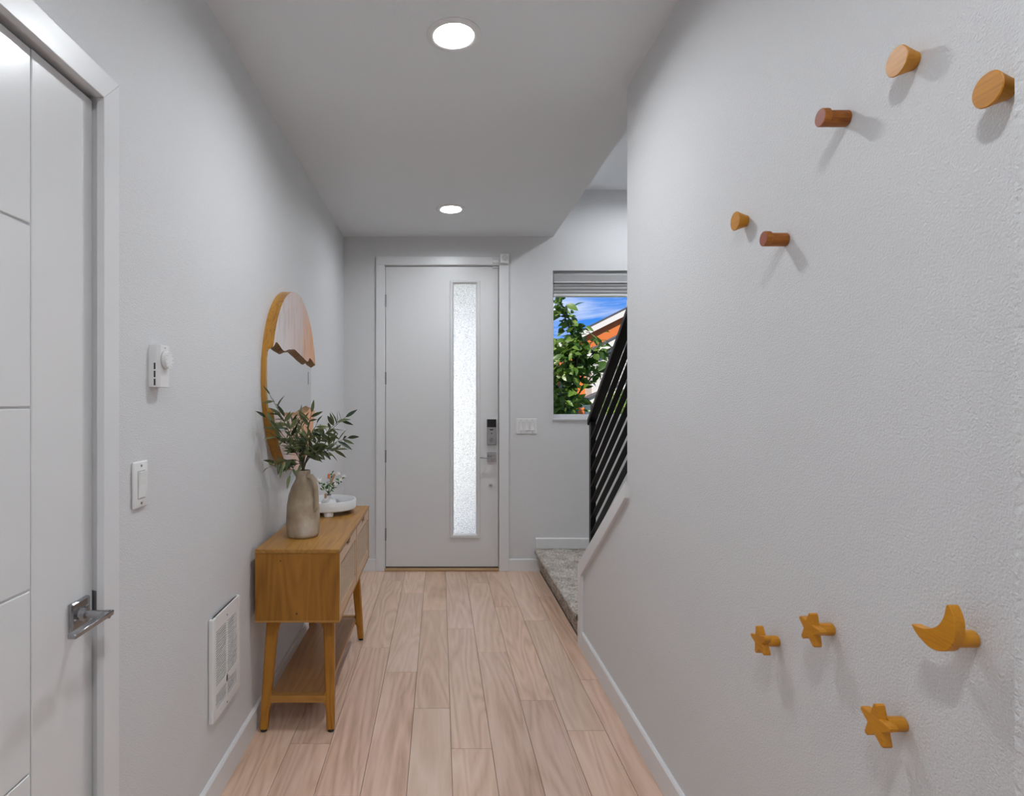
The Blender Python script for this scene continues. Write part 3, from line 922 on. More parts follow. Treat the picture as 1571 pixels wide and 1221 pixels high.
ht = thing('wall_heater', (XL, 2.10, 0.288), 'white louvred wall heater grille low on the left wall in front of the console table', 'heater')
hx = XL + 0.0175
hy0, hy1, hz0, hz1 = 1.972, 2.240, 0.288, 0.640
B().box(XL, XL + 0.004, hy0 + 0.012, hy1 - 0.012, hz0 + 0.012, hz1 - 0.012).build('back_box', DARK, ht)
b = B()
H = hz1 - hz0
c1, c2, c3, c4 = 2.003, 2.097, 2.108, 2.206
za, zb_, zc_, zd = hz1 - 0.146 * H, hz1 - 0.686 * H, hz1 - 0.755 * H, hz1 - 0.906 * H
b.box(XL + 0.0005, hx, hy0, c1, hz0, hz1, bev=0.004, seg=2)
b.box(XL + 0.0005, hx, c4, hy1, hz0, hz1, bev=0.004, seg=2)
b.box(hx - 0.003, hx, c2, c3, zd, za)
b.box(hx - 0.006, hx, c1, c4, za, hz1)
b.box(XL + 0.0005, hx - 0.0002, c1 - 0.006, c4 + 0.006, hz0 + 0.0005, zd)
b.box(hx - 0.003, hx, c1, c4, zc_, zb_)
b.build('grille_frame', PLASTIC, ht)
b = B()
for (z0_, z1_, n, fr) in ((zb_, za, 23, 0.52), (zd, zc_, 8, 0.40)):
    pt = (z1_ - z0_) / n
    for k in range(n):
        z = z0_ + pt * (k + 0.0)
        for ya, yb in ((c1, c2), (c3, c4)):
            b.prism([(hx - 0.0022, z), (hx - 0.0005, z), (hx - 0.0005, z + pt * fr), (hx - 0.0022, z + pt * fr)], 'y', ya, yb)
b.build('louvres', PLASTIC, ht, kind='stuff')
for yy, zz in ((2.1025, 0.612), (2.1025, 0.300)):
    B().cyl((hx - 0.001, yy, zz), (hx + 0.0012, yy, zz), 0.0035, n=10).build('screw', HINGE, ht)
b = B()
for k in range(26):
    yy = hy0 + 0.012 + k * (hy1 - hy0 - 0.024) / 26
    b.box(XL + 0.006, XL + 0.0115, yy, yy + 0.006, hz1 - 0.001, hz1 + 0.0006)
b.build('top_slots', DARK, ht, kind='stuff')

# ------------------------------------------------------------------ ceiling lights
LAMP_TRIM = plain('lamp_trim_white', (0.80, 0.80, 0.80), 0.35, bump=(90, 0.02, 0.0005))
def downlight(x, y, z, label, mat, r=0.0985, ri=0.0725, rec=0.011):
    t = thing('ceiling_light', (x, y, z), label, 'ceiling light', 'recessed ceiling lights')
    b = B().lathe([(r, 0), (r, -0.003), (r - 0.004, -0.007), (ri + 0.006, -0.009), (ri, -0.006), (ri - 0.003, rec)], (x, y, z), n=56)
    b.build('trim_ring', LAMP_TRIM, t, smooth=40)
    bb = B()
    bb.lathe([(ri - 0.003, rec), (ri - 0.003, rec + 0.01), (0, rec + 0.01), ], (x, y, z), n=56)
    bb.lathe([(0, rec), (ri - 0.003, rec)], (x, y, z), n=56)
    bb.build('diffuser', mat, t)
    return t
downlight(0.050, 2.135, ZC, 'large lit round recessed ceiling light, the nearer of the two in view', LAMP)
downlight(0.076, 4.070, ZC, 'small lit round recessed ceiling light near the front door', LAMP_F)
downlight(0.050, 0.22, ZC, 'lit round recessed ceiling light above the camera, out of the frame', LAMP)
downlight(0.050, -1.60, ZC, 'lit round recessed ceiling light at the rear of the hall, out of the frame', LAMP)
downlight(1.55, 4.10, ZS, 'lit round recessed ceiling light in the stairwell, hidden behind the right wall', LAMP_S)

# ------------------------------------------------------------------ console table
ct = thing('console_table', (-0.585, 2.9, 0), 'honey oak console table with two cane drawers and a low shelf against the left wall', 'table')
tx0, tx1, ty0, ty1 = -0.757, -0.411, 2.397, 3.403
B().box(tx0, tx1, ty0, ty1, 0.7545, 0.771, bev=0.0015).build('table_top', OAK, ct)
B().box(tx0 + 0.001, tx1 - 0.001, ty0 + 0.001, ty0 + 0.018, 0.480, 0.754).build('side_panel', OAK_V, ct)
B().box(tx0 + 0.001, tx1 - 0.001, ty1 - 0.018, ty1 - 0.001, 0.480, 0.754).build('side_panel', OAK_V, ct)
B().box(tx0, tx1, ty0, ty1, 0.472, 0.4795, bev=0.001).build('bottom_panel', OAK_X, ct)
B().box(tx0 + 0.001, tx0 + 0.01, ty0 + 0.018, ty1 - 0.018, 0.48, 0.754).build('back_panel', OAK, ct)
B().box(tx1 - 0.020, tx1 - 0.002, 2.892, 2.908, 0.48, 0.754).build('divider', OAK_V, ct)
for (ya, yb) in ((2.4165, 2.8905), (2.9095, 3.3835)):
    fx0, fx1 = tx1 - 0.022, tx1 - 0.0015
    z0, z1 = 0.4815, 0.7505
    ym = (ya + yb) / 2
    b = B()
    b.box(fx0, fx1, ya, ya + 0.026, z0, z1)
    b.box(fx0, fx1, yb - 0.026, yb, z0, z1)
    b.box(fx0, fx1, ya + 0.026, yb - 0.026, z0, z0 + 0.042)
    # top rail with a finger notch
    zt = z1 - 0.046
    b.prism([(ya + 0.026, zt), (yb - 0.026, zt), (yb - 0.026, z1), (ym + 0.056, z1), (ym + 0.050, z1 - 0.024), (ym - 0.050, z1 - 0.024), (ym - 0.056, z1), (ya + 0.026, z1)], 'x', fx0, fx1)
    dr = b.build('drawer', DRAWERW, ct)
    B().box(fx0 - 0.002, fx0 + 0.006, ya + 0.02, yb - 0.02, z0 + 0.03, z1 - 0.003).build('drawer_shade_sheet', CANE_SHADE, dr)  # dark sheet in place of the shade inside the drawer
    # open cane weave: verticals, horizontals in pairs
    b = B()
    y0_, y1_, zz0, zz1 = ya + 0.024, yb - 0.024, z0 + 0.040, zt + 0.002
    ny = 31; nz_ = 14
    for k in range(ny):
        y = y0_ + (y1_ - y0_) * (k + 0.5) / ny
        b.box(fx1 - 0.0065, fx1 - 0.0050, y - 0.0021, y + 0.0021, zz0, zz1)
    for k in range(nz_):
        z = zz0 + (zz1 - zz0) * (k + 0.5) / nz_
        b.box(fx1 - 0.0052, fx1 - 0.0036, y0_, y1_, z - 0.0021, z + 0.0021)
    b.build('cane_weave', CANE, dr)
# legs: splayed, tapering, with a small curved gusset under the apron
def leg(sx, sy):
    xt = -0.474 if sx > 0 else -0.694      # inner line at the top
    top_o = -0.452 if sx > 0 else -0.738
    foot_o = -0.440 if sx > 0 else -0.752
    yt = 2.500 if sy < 0 else 3.300
    yfo = 2.436 if sy < 0 else 3.404
    b = B()
    ring = []
    for (z, wx, wy) in ((0.012, 0.032, 0.032), (0.10, 0.036, 0.034), (0.175, 0.039, 0.037), (0.40, 0.046, 0.042), (0.4715, 0.048, 0.044)):
        tt = z / 0.4715
        xo = foot_o + (top_o - foot_o) * tt
        yo = yfo + (yt - yfo) * tt
        xa, xb = (xo - wx, xo) if sx > 0 else (xo, xo + wx)
        ya, yb = (yo, yo + wy) if sy < 0 else (yo - wy, yo)
        c = 0.006
        ring.append([b.bm.verts.new((x, y, z)) for x, y in ((xa + c, ya), (xb - c, ya), (xb, ya + c), (xb, yb - c), (xb - c, yb), (xa + c, yb), (xa, yb - c), (xa, ya + c))])
    for r0, r1 in zip(ring, ring[1:]):
        for k in range(8):
            b.bm.faces.new((r0[k], r0[(k + 1) % 8], r1[(k + 1) % 8], r1[k]))
    b.bm.faces.new(list(reversed(ring[0]))); b.bm.faces.new(ring[-1])
    # gussets (under the apron and round the shelf rail)
    tz = lambda z: foot_o + (top_o - foot_o) * z / 0.4715
    tyy = lambda z: yfo + (yt - yfo) * z / 0.4715
    yc = tyy(0.44) + (0.006 if sy < 0 else -0.040)
    s = -1 if sx > 0 else 1
    xi = tz(0.44) + s * 0.044
    pts = [(xi, 0.4712), (xi + s * 0.030, 0.4712)] + [(xi + s * 0.030 * (1 - q / 6) ** 1.7, 0.453 - 0.062 * q / 6) for q in range(7)]
    b.prism(pts if s > 0 else list(reversed(pts)), 'y', yc, yc + 0.034)
    xi = tz(0.13) + s * 0.034
    yc2 = tyy(0.13) + (0.003 if sy < 0 else -0.032)
    b.prism([(xi, 0.095), (xi + s * 0.010, 0.112), (xi + s * 0.010, 0.148), (xi, 0.162)], 'y', yc2, yc2 + 0.029)
    o = b.build('leg', OAK_L, ct)
    B().cyl(((foot_o - 0.016) if sx > 0 else (foot_o + 0.016), yfo + (0.016 if sy < 0 else -0.016), 0.0), ((foot_o - 0.016) if sx > 0 else (foot_o + 0.016), yfo + (0.016 if sy < 0 else -0.016), 0.014), 0.013, n=14).build('foot_glide', DARK, o)
for sx in (-1, 1):
    for sy in (-1, 1):
        leg(sx, sy)
B().box(-0.694, -0.500, 2.508, 2.536, 0.452, 0.4715).build('apron_rail', OAK_X, ct)
B().box(-0.694, -0.500, 3.264, 3.292, 0.452, 0.4715).build('apron_rail', OAK_X, ct)
B().box(-0.712, -0.475, 2.456, 2.484, 0.114, 0.144, bev=0.001).build('stretcher', OAK_X, ct)
B().box(-0.712, -0.475, 3.356, 3.384, 0.114, 0.144, bev=0.001).build('stretcher', OAK_X, ct)
B().box(-0.715, -0.478, 2.484, 3.356, 0.122, 0.142, bev=0.001).build('lower_shelf', SHELFW, ct)
# wood knots on the end panel
KNOT = plain('dark_knot', (0.10, 0.04, 0.01), 0.6, bump=(300, 0.2, 0.001))
for (x, z, r) in ((-0.652, 0.724, 0.0042), (-0.585, 0.508, 0.0055)):
    B().cyl((x, ty0 + 0.002, z), (x, ty0 + 0.0004, z), r, r * 0.7, n=12).build('wood_knot', KNOT, ct)

# ------------------------------------------------------------------ round mirror with live-edge slabs
mr = thing('wall_mirror', (XL, 3.0, 1.028), 'round mirror framed by live-edge wooden slabs on the left wall above the console table', 'mirror')
MC = (3.0, 1.478); MR = 0.45
def circ(r, n=72, a0=0.0, a1=2 * PI): return [(MC[0] + r * math.cos(a0 + (a1 - a0) * k / n), MC[1] + r * math.sin(a0 + (a1 - a0) * k / n)) for k in range(n)]
B().prism(circ(MR), 'x', XL + 0.001, XL + 0.022).build('backing_disc', RIMW, mr, smooth=30)
B().prism(circ(MR - 0.012), 'x', XL + 0.0215, XL + 0.0245).build('mirror_glass', MIRROR, mr)
def slab(edge, top):
    """edge: list of (y,z) from near to far along the live edge; circle closes it"""
    def on(y, sign): return (y, MC[1] + sign * math.sqrt(max(MR ** 2 - (y - MC[0]) ** 2, 0)))
    a_far = math.atan2(edge[-1][1] - MC[1], edge[-1][0] - MC[0])
    a_near = math.atan2(edge[0][1] - MC[1], edge[0][0] - MC[0])
    if top:
        if a_near < a_far: a_near += 2 * PI
    else:
        if a_near > a_far: a_near -= 2 * PI
    arc = [(MC[0] + MR * math.cos(a_far + (a_near - a_far) * k / 40), MC[1] + MR * math.sin(a_far + (a_near - a_far) * k / 40)) for k in range(41)]
    # the live edge leans: its back line is shifted, giving a bark slope
    return edge, arc
def slab_build(name, edge, top):
    edge, arc = slab(edge, top)
    s = -1 if top else 1
    front = edge + arc
    back = [(y, z + s * (0.018 + 0.010 * noise.noise(Vector((y * 9, z * 9, 1))))) for y, z in edge] + arc
    b = B(); bm = b.bm
    xf, xb = XL + 0.050, XL + 0.0215
    F = [bm.verts.new((xf, y, z)) for y, z in front]
    K = [bm.verts.new((xb, y, z)) for y, z in back]
    n = len(front)
    ff = bm.faces.new(F); ff.material_index = 0
    kk = bm.faces.new(list(reversed(K))); kk.material_index = 1
    for i in range(n):
        q = bm.faces.new((F[(i + 1) % n], F[i], K[i], K[(i + 1) % n])); q.material_index = 2 if i < len(edge) - 1 else 1
    bmesh.ops.recalc_face_normals(bm, faces=bm.faces)
    bmesh.ops.triangulate(bm, faces=[f for f in bm.faces if len(f.verts) > 4])
    return b.build(name, [SLAB_UP if top else SLAB_LO, RIMW, BARKW], mr)
def wav(pts, amp, seed, n=6):
    out = []
    for (y0, z0), (y1, z1) in zip(pts, pts[1:]):
        for k in range(n):
            tt = k / n; y = y0 + (y1 - y0) * tt; z = z0 + (z1 - z0) * (3 * tt * tt - 2 * tt ** 3)
            out.append((y, z + amp * noise.noise(Vector((y * 24, seed, 0.3)))))
    out.append(pts[-1]); out[0] = pts[0]
    for _ in range(3):
        out = [out[0]] + [(out[i][0], (out[i - 1][1] + 2 * out[i][1] + out[i + 1][1]) / 4) for i in range(1, len(out) - 1)] + [out[-1]]
    return out
def onc(y, sgn): return (y, MC[1] + sgn * math.sqrt(MR ** 2 - (y - MC[0]) ** 2))
up_edge = wav([onc(2.572, 1)[0:1] + (1.616,), (2.622, 1.643), (2.743, 1.612), (2.83, 1.628), (2.956, 1.636), (3.075, 1.617), (3.241, 1.592), (3.29, 1.622), (3.436, 1.588)], 0.006, 2.0)
slab_build('upper_slab', up_edge, True)
lo_edge = wav([(2.577, 1.333), (2.67, 1.322), (2.80, 1.304), (2.95, 1.300), (3.07, 1.303), (3.20, 1.316), (3.30, 1.336), (3.418, 1.320)], 0.006, 5.0)
slab_build('lower_slab', lo_edge, False)

# ------------------------------------------------------------------ vase
vs_ = thing('stoneware_vase', (-0.616, 2.64, 0.771), 'washed beige stoneware jug vase with a handle on the console table', 'vase')
c = (-0.616, 2.64, 0.771)
b = B().lathe([(0.0, 0.0), (0.060, 0.0), (0.067, 0.004), (0.0705, 0.018), (0.0735, 0.055), (0.0735, 0.095), (0.070, 0.145), (0.063, 0.19), (0.052, 0.222), (0.040, 0.243),
               (0.0335, 0.256), (0.0315, 0.275), (0.0325, 0.292), (0.0315, 0.296), (0.0275, 0.296), (0.0265, 0.275), (0.028, 0.255), (0.05, 0.20), (0.058, 0.12), (0.05, 0.03), (0.0, 0.03)], c, n=48)
for v in b.bm.verts:
    k = 0.0016 * noise.noise(Vector((v.co.x * 22, v.co.y * 22, v.co.z * 18)))
    dv = Vector((v.co.x - c[0], v.co.y - c[1], 0))
    if dv.length > 0.01: v.co += dv.normalized() * k
b.build('vase_body', STONE, vs_, smooth=60)
ha = Vector((0.86, -0.51, 0)).normalized()
hp = []
for (r, z) in ((0.026, 0.268), (0.050, 0.270), (0.066, 0.255), (0.074, 0.225), (0.079, 0.19), (0.081, 0.155), (0.079, 0.132), (0.064, 0.120)):
    hp.append(Vector(c) + ha * r + Vector((0, 0, z)))
b = B().tube(hp, [0.0115, 0.0120, 0.0115, 0.011, 0.0105, 0.0105, 0.011, 0.010], n=14)
b.build('vase_handle', STONE, vs_, smooth=60)

# ------------------------------------------------------------------ olive sprays
def leaf_mesh(name, L_, W_, fold=0.25, curl=0.10, n=5):
    vs, fs = [], []
    for i in range(n + 1):
        t_ = i / n
        w_ = W_ / 2 * (math.sin(PI * min(1, t_ ** 0.8)) ** 0.9 if 0 < t_ < 1 else 0.03)
        z = -curl * L_ * t_ * t_
        vs += [(t_ * L_, -w_, z + w_ * fold), (t_ * L_, 0, z), (t_ * L_, w_, z + w_ * fold)]
    for i in range(n):
        a = 3 * i
        fs += [(a, a + 3, a + 4, a + 1), (a + 1, a + 4, a + 5, a + 2)]
    me = bpy.data.meshes.new(name)
    me.from_pydata(vs, [], fs)
    me.polygons.foreach_set('use_smooth', [True] * len(me.polygons))
    return me

def frame_mat(pos, d, roll, s=1.0):
    d = Vector(d).normalized()
    up = Vector((0, 0, 1)) if abs(d.z) < 0.95 else Vector((1, 0, 0))
    y = up.cross(d).normalized(); z = d.cross(y)
    M = Matrix((d, y, z)).transposed().to_4x4()
    return Matrix.Translation(pos) @ M @ Matrix.Rotation(roll, 4, 'X') @ Matrix.Scale(s, 4)

def put_leaf(me, mat, parent, pos, d, roll, s=1.0, name='leaf'):
    o = bpy.data.objects.new(name, me)
    COL.objects.link(o)
    if not me.materials: me.materials.append(mat)
    o.parent = parent
    o.matrix_local = frame_mat(Vector(pos) - org(parent), d, roll, s)
    return o

def px(x, y, dist): return Vector(((x - 675) * dist / 900, dist, CAM_H + (615 - y) * dist / 900))

OL = leaf_mesh('olive_leaf', 0.064, 0.0165, 0.25, 0.10)
OL2 = leaf_mesh('olive_leaf_bent', 0.056, 0.0155, 0.3, 0.22)
mouth = Vector((-0.616, 2.64, 1.055))
sprays = [
    ('leaning left over the mirror', [px(414, 606, 2.47), px(408, 640, 2.45), px(420, 668, 2.50), px(437, 640, 2.60), px(414, 716, 2.50)], -1),
    ('rising in the middle before the mirror', [px(447, 645, 2.66), px(462, 640, 2.74), px(478, 633, 2.60), px(486, 650, 2.52), px(470, 672, 2.50), px(455, 672, 2.76)], 0),
    ('leaning right toward the front door', [px(530, 640, 2.66), px(533, 672, 2.60), px(517, 648, 2.56), px(505, 660, 2.82), px(518, 690, 2.72), px(500, 690, 2.58), px(445, 728, 2.46)], 1),
]
rnd = random.Random(11)
for desc, tips, side in sprays:
    t = thing('olive_spray', tuple(mouth + Vector((0.012 * side, 0, 0))), 'leafy olive spray ' + desc + ', in the stoneware vase', 'olive branch', 'olive sprays in the stoneware vase')
    b = B()
    leaves = []
    for tip in tips:
        base = mouth + Vector((0.012 * side + rnd.uniform(-0.008, 0.008), rnd.uniform(-0.012, 0.012), -0.16))
        low = tip.z < mouth.z + 0.02
        c1 = mouth + Vector(((tip.x - mouth.x) * 0.08, (tip.y - mouth.y) * 0.08, 0.09 if not low else 0.05))
        c2 = mouth.lerp(tip, 0.62) + Vector((0, 0, 0.035 if not low else 0.06))
        P = []
        for k in range(13):
            s = k / 12
            q0 = base; q1 = mouth + Vector(((tip.x - mouth.x) * 0.03, (tip.y - mouth.y) * 0.03, 0.02))
            if s < 0.25:
                P.append(q0.lerp(q1, s / 0.25))
            else:
                u = (s - 0.25) / 0.75
                P.append(((1 - u) ** 3) * q1 + 3 * u * (1 - u) ** 2 * c1 + 3 * u * u * (1 - u) * c2 + (u ** 3) * tip)
        b.tube(P, [0.0022 - 0.0013 * k / 12 for k in range(13)], n=6)
        nl = 9 if not low else 5
        for j in range(nl):
            u = 0.48 + 0.52 * j / (nl - 1)
            f_ = u * 12; i0 = min(int(f_), 11); pos = P[i0].lerp(P[i0 + 1], f_ - i0)
            dirn = (P[i0 + 1] - P[i0]).normalized()
            for sgn in ((-1, 1) if j < nl - 1 else (0,)):
                side_v = dirn.cross(Vector((rnd.uniform(-.5, .5), rnd.uniform(-1, 1), rnd.uniform(-.3, .3)))).normalized()
                dd = dirn * rnd.uniform(0.55, 0.95) + side_v * sgn * rnd.uniform(0.5, 1.0) + Vector((0, 0, rnd.uniform(-0.30, 0.12)))
                if pos.x + dd.normalized().x * 0.06 < XL + 0.02: dd.x = abs(dd.x) * 0.6
                leaves.append((rnd.choice((OL, OL2)), pos, dd, rnd.uniform(-1.5, 1.5), rnd.uniform(0.75, 1.18)))
    b.build('stem', STEMG, t, smooth=60)
    for (me, pos, dd, roll, s) in leaves:
        put_leaf(me, OLIVE, t, pos, dd, roll, s)

# ------------------------------------------------------------------ tray and bud vase
tr = thing('round_tray', (-0.61, 3.2, 0.771), 'round white footed tray on the console table behind the stoneware vase', 'tray')
c = (-0.61, 3.2, 0.771)
B().lathe([(0, 0.024), (0.146, 0.024), (0.150, 0.028), (0.151, 0.071), (0.149, 0.074), (0.145, 0.074), (0.143, 0.071), (0.142, 0.034), (0, 0.032)], c, n=72).build('tray_body', CERAMIC, tr, smooth=40)
for a in (-1.36, 0.70, 2.30, 3.9):
    p_ = (c[0] + 0.122 * math.cos(a), c[1] + 0.122 * math.sin(a))
    B().lathe([(0, 0), (0.023, 0), (0.025, 0.002), (0.025, 0.0245), (0, 0.0245)], (p_[0], p_[1], 0.771), n=24).build('tray_foot', CERAMIC, tr, smooth=40)
bv = thing('bud_vase', (-0.60, 3.165, 0.8035), 'small round white bud vase standing in the white tray', 'vase')
c = (-0.60, 3.165, 0.8035)
B().lathe([(0, 0), (0.026, 0.0), (0.034, 0.006), (0.0405, 0.018), (0.0405, 0.027), (0.034, 0.040), (0.022, 0.050), (0.0135, 0.057), (0.0115, 0.066), (0.0115, 0.072), (0.0095, 0.072), (0.009, 0.06), (0.0, 0.055)], c, n=36).build('vase_body', CERAMIC2, bv, smooth=60)
B().lathe([(0.0115, 0.066), (0.0130, 0.067), (0.0130, 0.073), (0.0095, 0.0735), (0.0095, 0.068)], c, n=28).build('metal_collar', CHROME, bv, smooth=40)

fl = thing('flower_sprig', (-0.60, 3.165, 0.872), 'sprig of small white blossoms with bright green leaves in the small bud vase', 'flowers')
FL = leaf_mesh('round_leaf', 0.030, 0.019, 0.25, 0.15)
PT = leaf_mesh('petal', 0.017, 0.014, 0.35, -0.15, n=4)
b = B()
m0 = Vector((-0.60, 3.165, 0.872))
tips = [px(489, 739, 3.12), px(508, 726, 3.16), px(522, 738, 3.18), px(514, 745, 3.12), px(493, 752, 3.12), px(527, 733, 3.24), px(503, 738, 3.22), px(511, 722, 3.2)]
rr_ = random.Random(5)
LV = []
for tip in tips:
    mid = m0.lerp(tip, 0.5) + Vector((0, 0, 0.015))
    P = [m0 + Vector((0, 0, -0.04)), m0 + Vector((0, 0, 0.004)), mid, tip]
    b.tube(P, [0.0012, 0.0012, 0.001, 0.0008], n=6)
    for j in range(4):
        pos = mid.lerp(tip, j / 4.0) if j else m0.lerp(mid, 0.6)
        LV.append((pos, Vector((rr_.uniform(-1, 1), rr_.uniform(-1, 0.6), rr_.uniform(-0.2, 0.7))), rr_.uniform(-1, 1), rr_.uniform(0.6, 1.0)))
b.build('stem', plain('green_stem', (0.10, 0.20, 0.05), 0.6, var=0.2), fl, smooth=60)
for pos, dd, roll, s in LV: put_leaf(FL, GREEN, fl, pos, dd, roll, s)
for tip, big in ((tips[0], 1.5), (tips[2], 1.2), (tips[5], 1.3), (tips[3], 1.1), (px(519, 728, 3.15), 1.0)):
    bl = B().lathe([(0, 0), (0.003, 0.001), (0.003, 0.004), (0, 0.005)], tuple(tip), n=10).build('blossom', plain('yellow_stamen', (0.65, 0.45, 0.12), 0.6, var=0.2), fl, at=tuple(tip))
    for k in range(5):
        a = 2 * PI * k / 5 + tip.x * 40
        put_leaf(PT, PETAL, bl, tip, Vector((math.cos(a), math.sin(a) * 0.75 - 0.35, 0.25 + 0.6 * math.sin(a))), 0.3, big, name='petal')
B().tube([px(504, 734, 3.13), px(504.5, 727, 3.13)], [0.0065, 0.007], n=12).build('orange_bud', BUD_O, fl, smooth=60)
B().tube([px(508, 742, 3.12), px(510, 735, 3.12), px(513, 727, 3.12)], [0.005, 0.006, 0.0055], n=12).build('tan_bud', BUD_T, fl, smooth=60)
B().tube([px(499, 764, 3.11), px(500, 760, 3.11), px(499, 757, 3.11)], [0.006, 0.008, 0.005], n=12).build('pink_bud', BUD_T, fl, smooth=60)

# ------------------------------------------------------------------ wooden wall hooks
def cone_hook(y, z, label, r0=0.0140, r1=0.0243, depth=0.0305):
    t = thing('cone_hook', (XR, y, z), label, 'wall hook', 'wooden wall hooks')
    b = B().tube([(XR - 0.0005, y, z), (XR - 0.006, y, z), (XR - depth + 0.0015, y, z), (XR - depth, y, z)], [r0, r0 + 0.0018, r1, r1 - 0.0012], n=48)
    b.build('knob_body', KNOBW, t, smooth=35)
def peg_hook(y, z, label):
    t = thing('wall_peg', (XR, y, z), label, 'wall hook', 'wooden wall hooks')
    r = 0.0152
    b = B().tube([(XR - 0.0005, y, z), (XR - 0.002, y, z), (XR - 0.0400, y, z), (XR - 0.041, y, z)], [r - 0.001, r, r, r], n=40)
    b.build('peg_body', PEGW, t, smooth=35)
    r2 = 0.0171
    zc = z + (r2 - r)
    b = B().tube([(XR - 0.0395, y, zc), (XR - 0.0405, y, zc), (XR - 0.0520, y, zc), (XR - 0.0532, y, zc)], [r2 - 0.0012, r2, r2, r2 - 0.001], n=40)
    o = b.build('peg_head', PEGW, t, smooth=35)
    B().tube([(XR - 0.0530, y, zc), (XR - 0.0534, y, zc)], [r2 - 0.0014, r2 - 0.0016], n=40).build('peg_end', PEGEND, t)
def smooth_poly(pts, it=2):
    for _ in range(it):
        q = []
        n = len(pts)
        for i in range(n):
            a, c_ = pts[i], pts[(i + 1) % n]
            q.append((a[0] * .75 + c_[0] * .25, a[1] * .75 + c_[1] * .25))
            q.append((a[0] * .25 + c_[0] * .75, a[1] * .25 + c_[1] * .75))
        pts = q
    return pts
def star_hook(y, z, phase, label, dy=0.0, dz=0.0, R=0.0345):
    t = thing('star_hook', (XR, y, z), label, 'wall hook', 'wooden wall hooks')
    r = 0.0122
    B().tube([(XR - 0.0005, y, z), (XR - 0.0015, y, z), (XR - 0.031, y, z)], [r - 0.0008, r, r], n=36).build('hook_stem', KNOBX, t, smooth=40)
    pts = []
    for k in range(5):
        for rad, off in ((R, 0), (R * 0.50, 36)):
            a = math.radians(phase + 72 * k + off)
            if off == 0:       # blunt, rounded tip
                for da in (-7, 0, 7):
                    a2 = a + math.radians(da)
                    pts.append((y + dy + rad * (0.95 if da else 1.0) * math.cos(a2), z + dz + rad * (0.95 if da else 1.0) * math.sin(a2)))
            else:
                pts.append((y + dy + rad * math.cos(a), z + dz + rad * math.sin(a)))
    B().prism(pts, 'x', XR - 0.044, XR - 0.0285, bev=0.001).build('star_head', KNOBW, t)
cone_hook(0.983, 1.947, 'round golden cone hook highest on the right wall, beside the one at the wall edge')
cone_hook(0.820, 1.813, 'round golden cone hook partly hidden by the near wall edge at the far right')
cone_hook(1.521, 1.844, 'round golden cone hook farthest along the right wall, left of a red brown peg')
peg_hook(1.145, 1.929, 'red brown wooden peg hook, upper of the two pegs on the right wall')
peg_hook(1.346, 1.748, 'red brown wooden peg hook, lower of the two pegs, beside the farthest cone hook')
star_hook(1.381, 0.813, 4, 'golden wooden star hook farthest along the right wall', dy=0.004, dz=-0.002)
star_hook(1.1895, 0.915, 24, 'golden wooden star hook between the far star and the crescent moon', dy=0.006, dz=-0.002)
star_hook(1.0055, 0.8244, 20, 'golden wooden star hook hanging lowest, under the crescent moon', dy=0.009, dz=-0.005, R=0.036)
y, z = 0.8737, 1.024
t = thing('moon_hook', (XR, y, z), 'golden wooden crescent moon hook on the right wall above the lowest star', 'wall hook', 'wooden wall hooks')
B().tube([(XR - 0.0005, y, z), (XR - 0.0015, y, z), (XR - 0.031, y, z)], [0.0118, 0.0125, 0.0125], n=36).build('hook_stem', KNOBX, t, smooth=40)
mo = [(-0.0027, 0.0515), (-0.0073, 0.0531), (-0.0127, 0.0459), (-0.0176, 0.0348), (-0.0191, 0.0225), (-0.0171, 0.0064), (-0.0127, -0.0049), (-0.0048, -0.0169), (0.0127, -0.0244), (0.0265, -0.0249), (0.0396, -0.0203), (0.0509, -0.0138), (0.0589, -0.0058), (0.0624, -0.0006), (0.052, -0.0013), (0.0396, 0.0002), (0.0243, 0.0057), (0.0127, 0.0142), (0.0054, 0.0245), (0.0008, 0.035), (-0.0012, 0.0436)]
mo = smooth_poly([(y + a, z + c_) for a, c_ in mo], 1)
B().prism(mo, 'x', XR - 0.044, XR - 0.0285, bev=0.0009).build('moon_head', KNOBW, t)

# ------------------------------------------------------------------ outside: ground, porch, tree, bushes, house
b = B().box(-14, 22, YB + 0.14, 40, -0.35, -0.25)
o = b.build('lawn', GRASS, None, at=(4, 20, -0.3)); o['kind'] = 'structure'
b = B().box(-1.2, 1.2, YB + 0.14, 11.0, -0.25, -0.05)
o = b.build('front_path', PAVE, None, at=(0, 7, -0.15)); o['kind'] = 'structure'
b = B().box(-2.2, 0.70, YB + 0.14, 6.5, 2.56, 2.74)
o = b.build('porch_roof', STUCCO, None, at=(-0.7, 5.5, 2.7)); o['kind'] = 'structure'

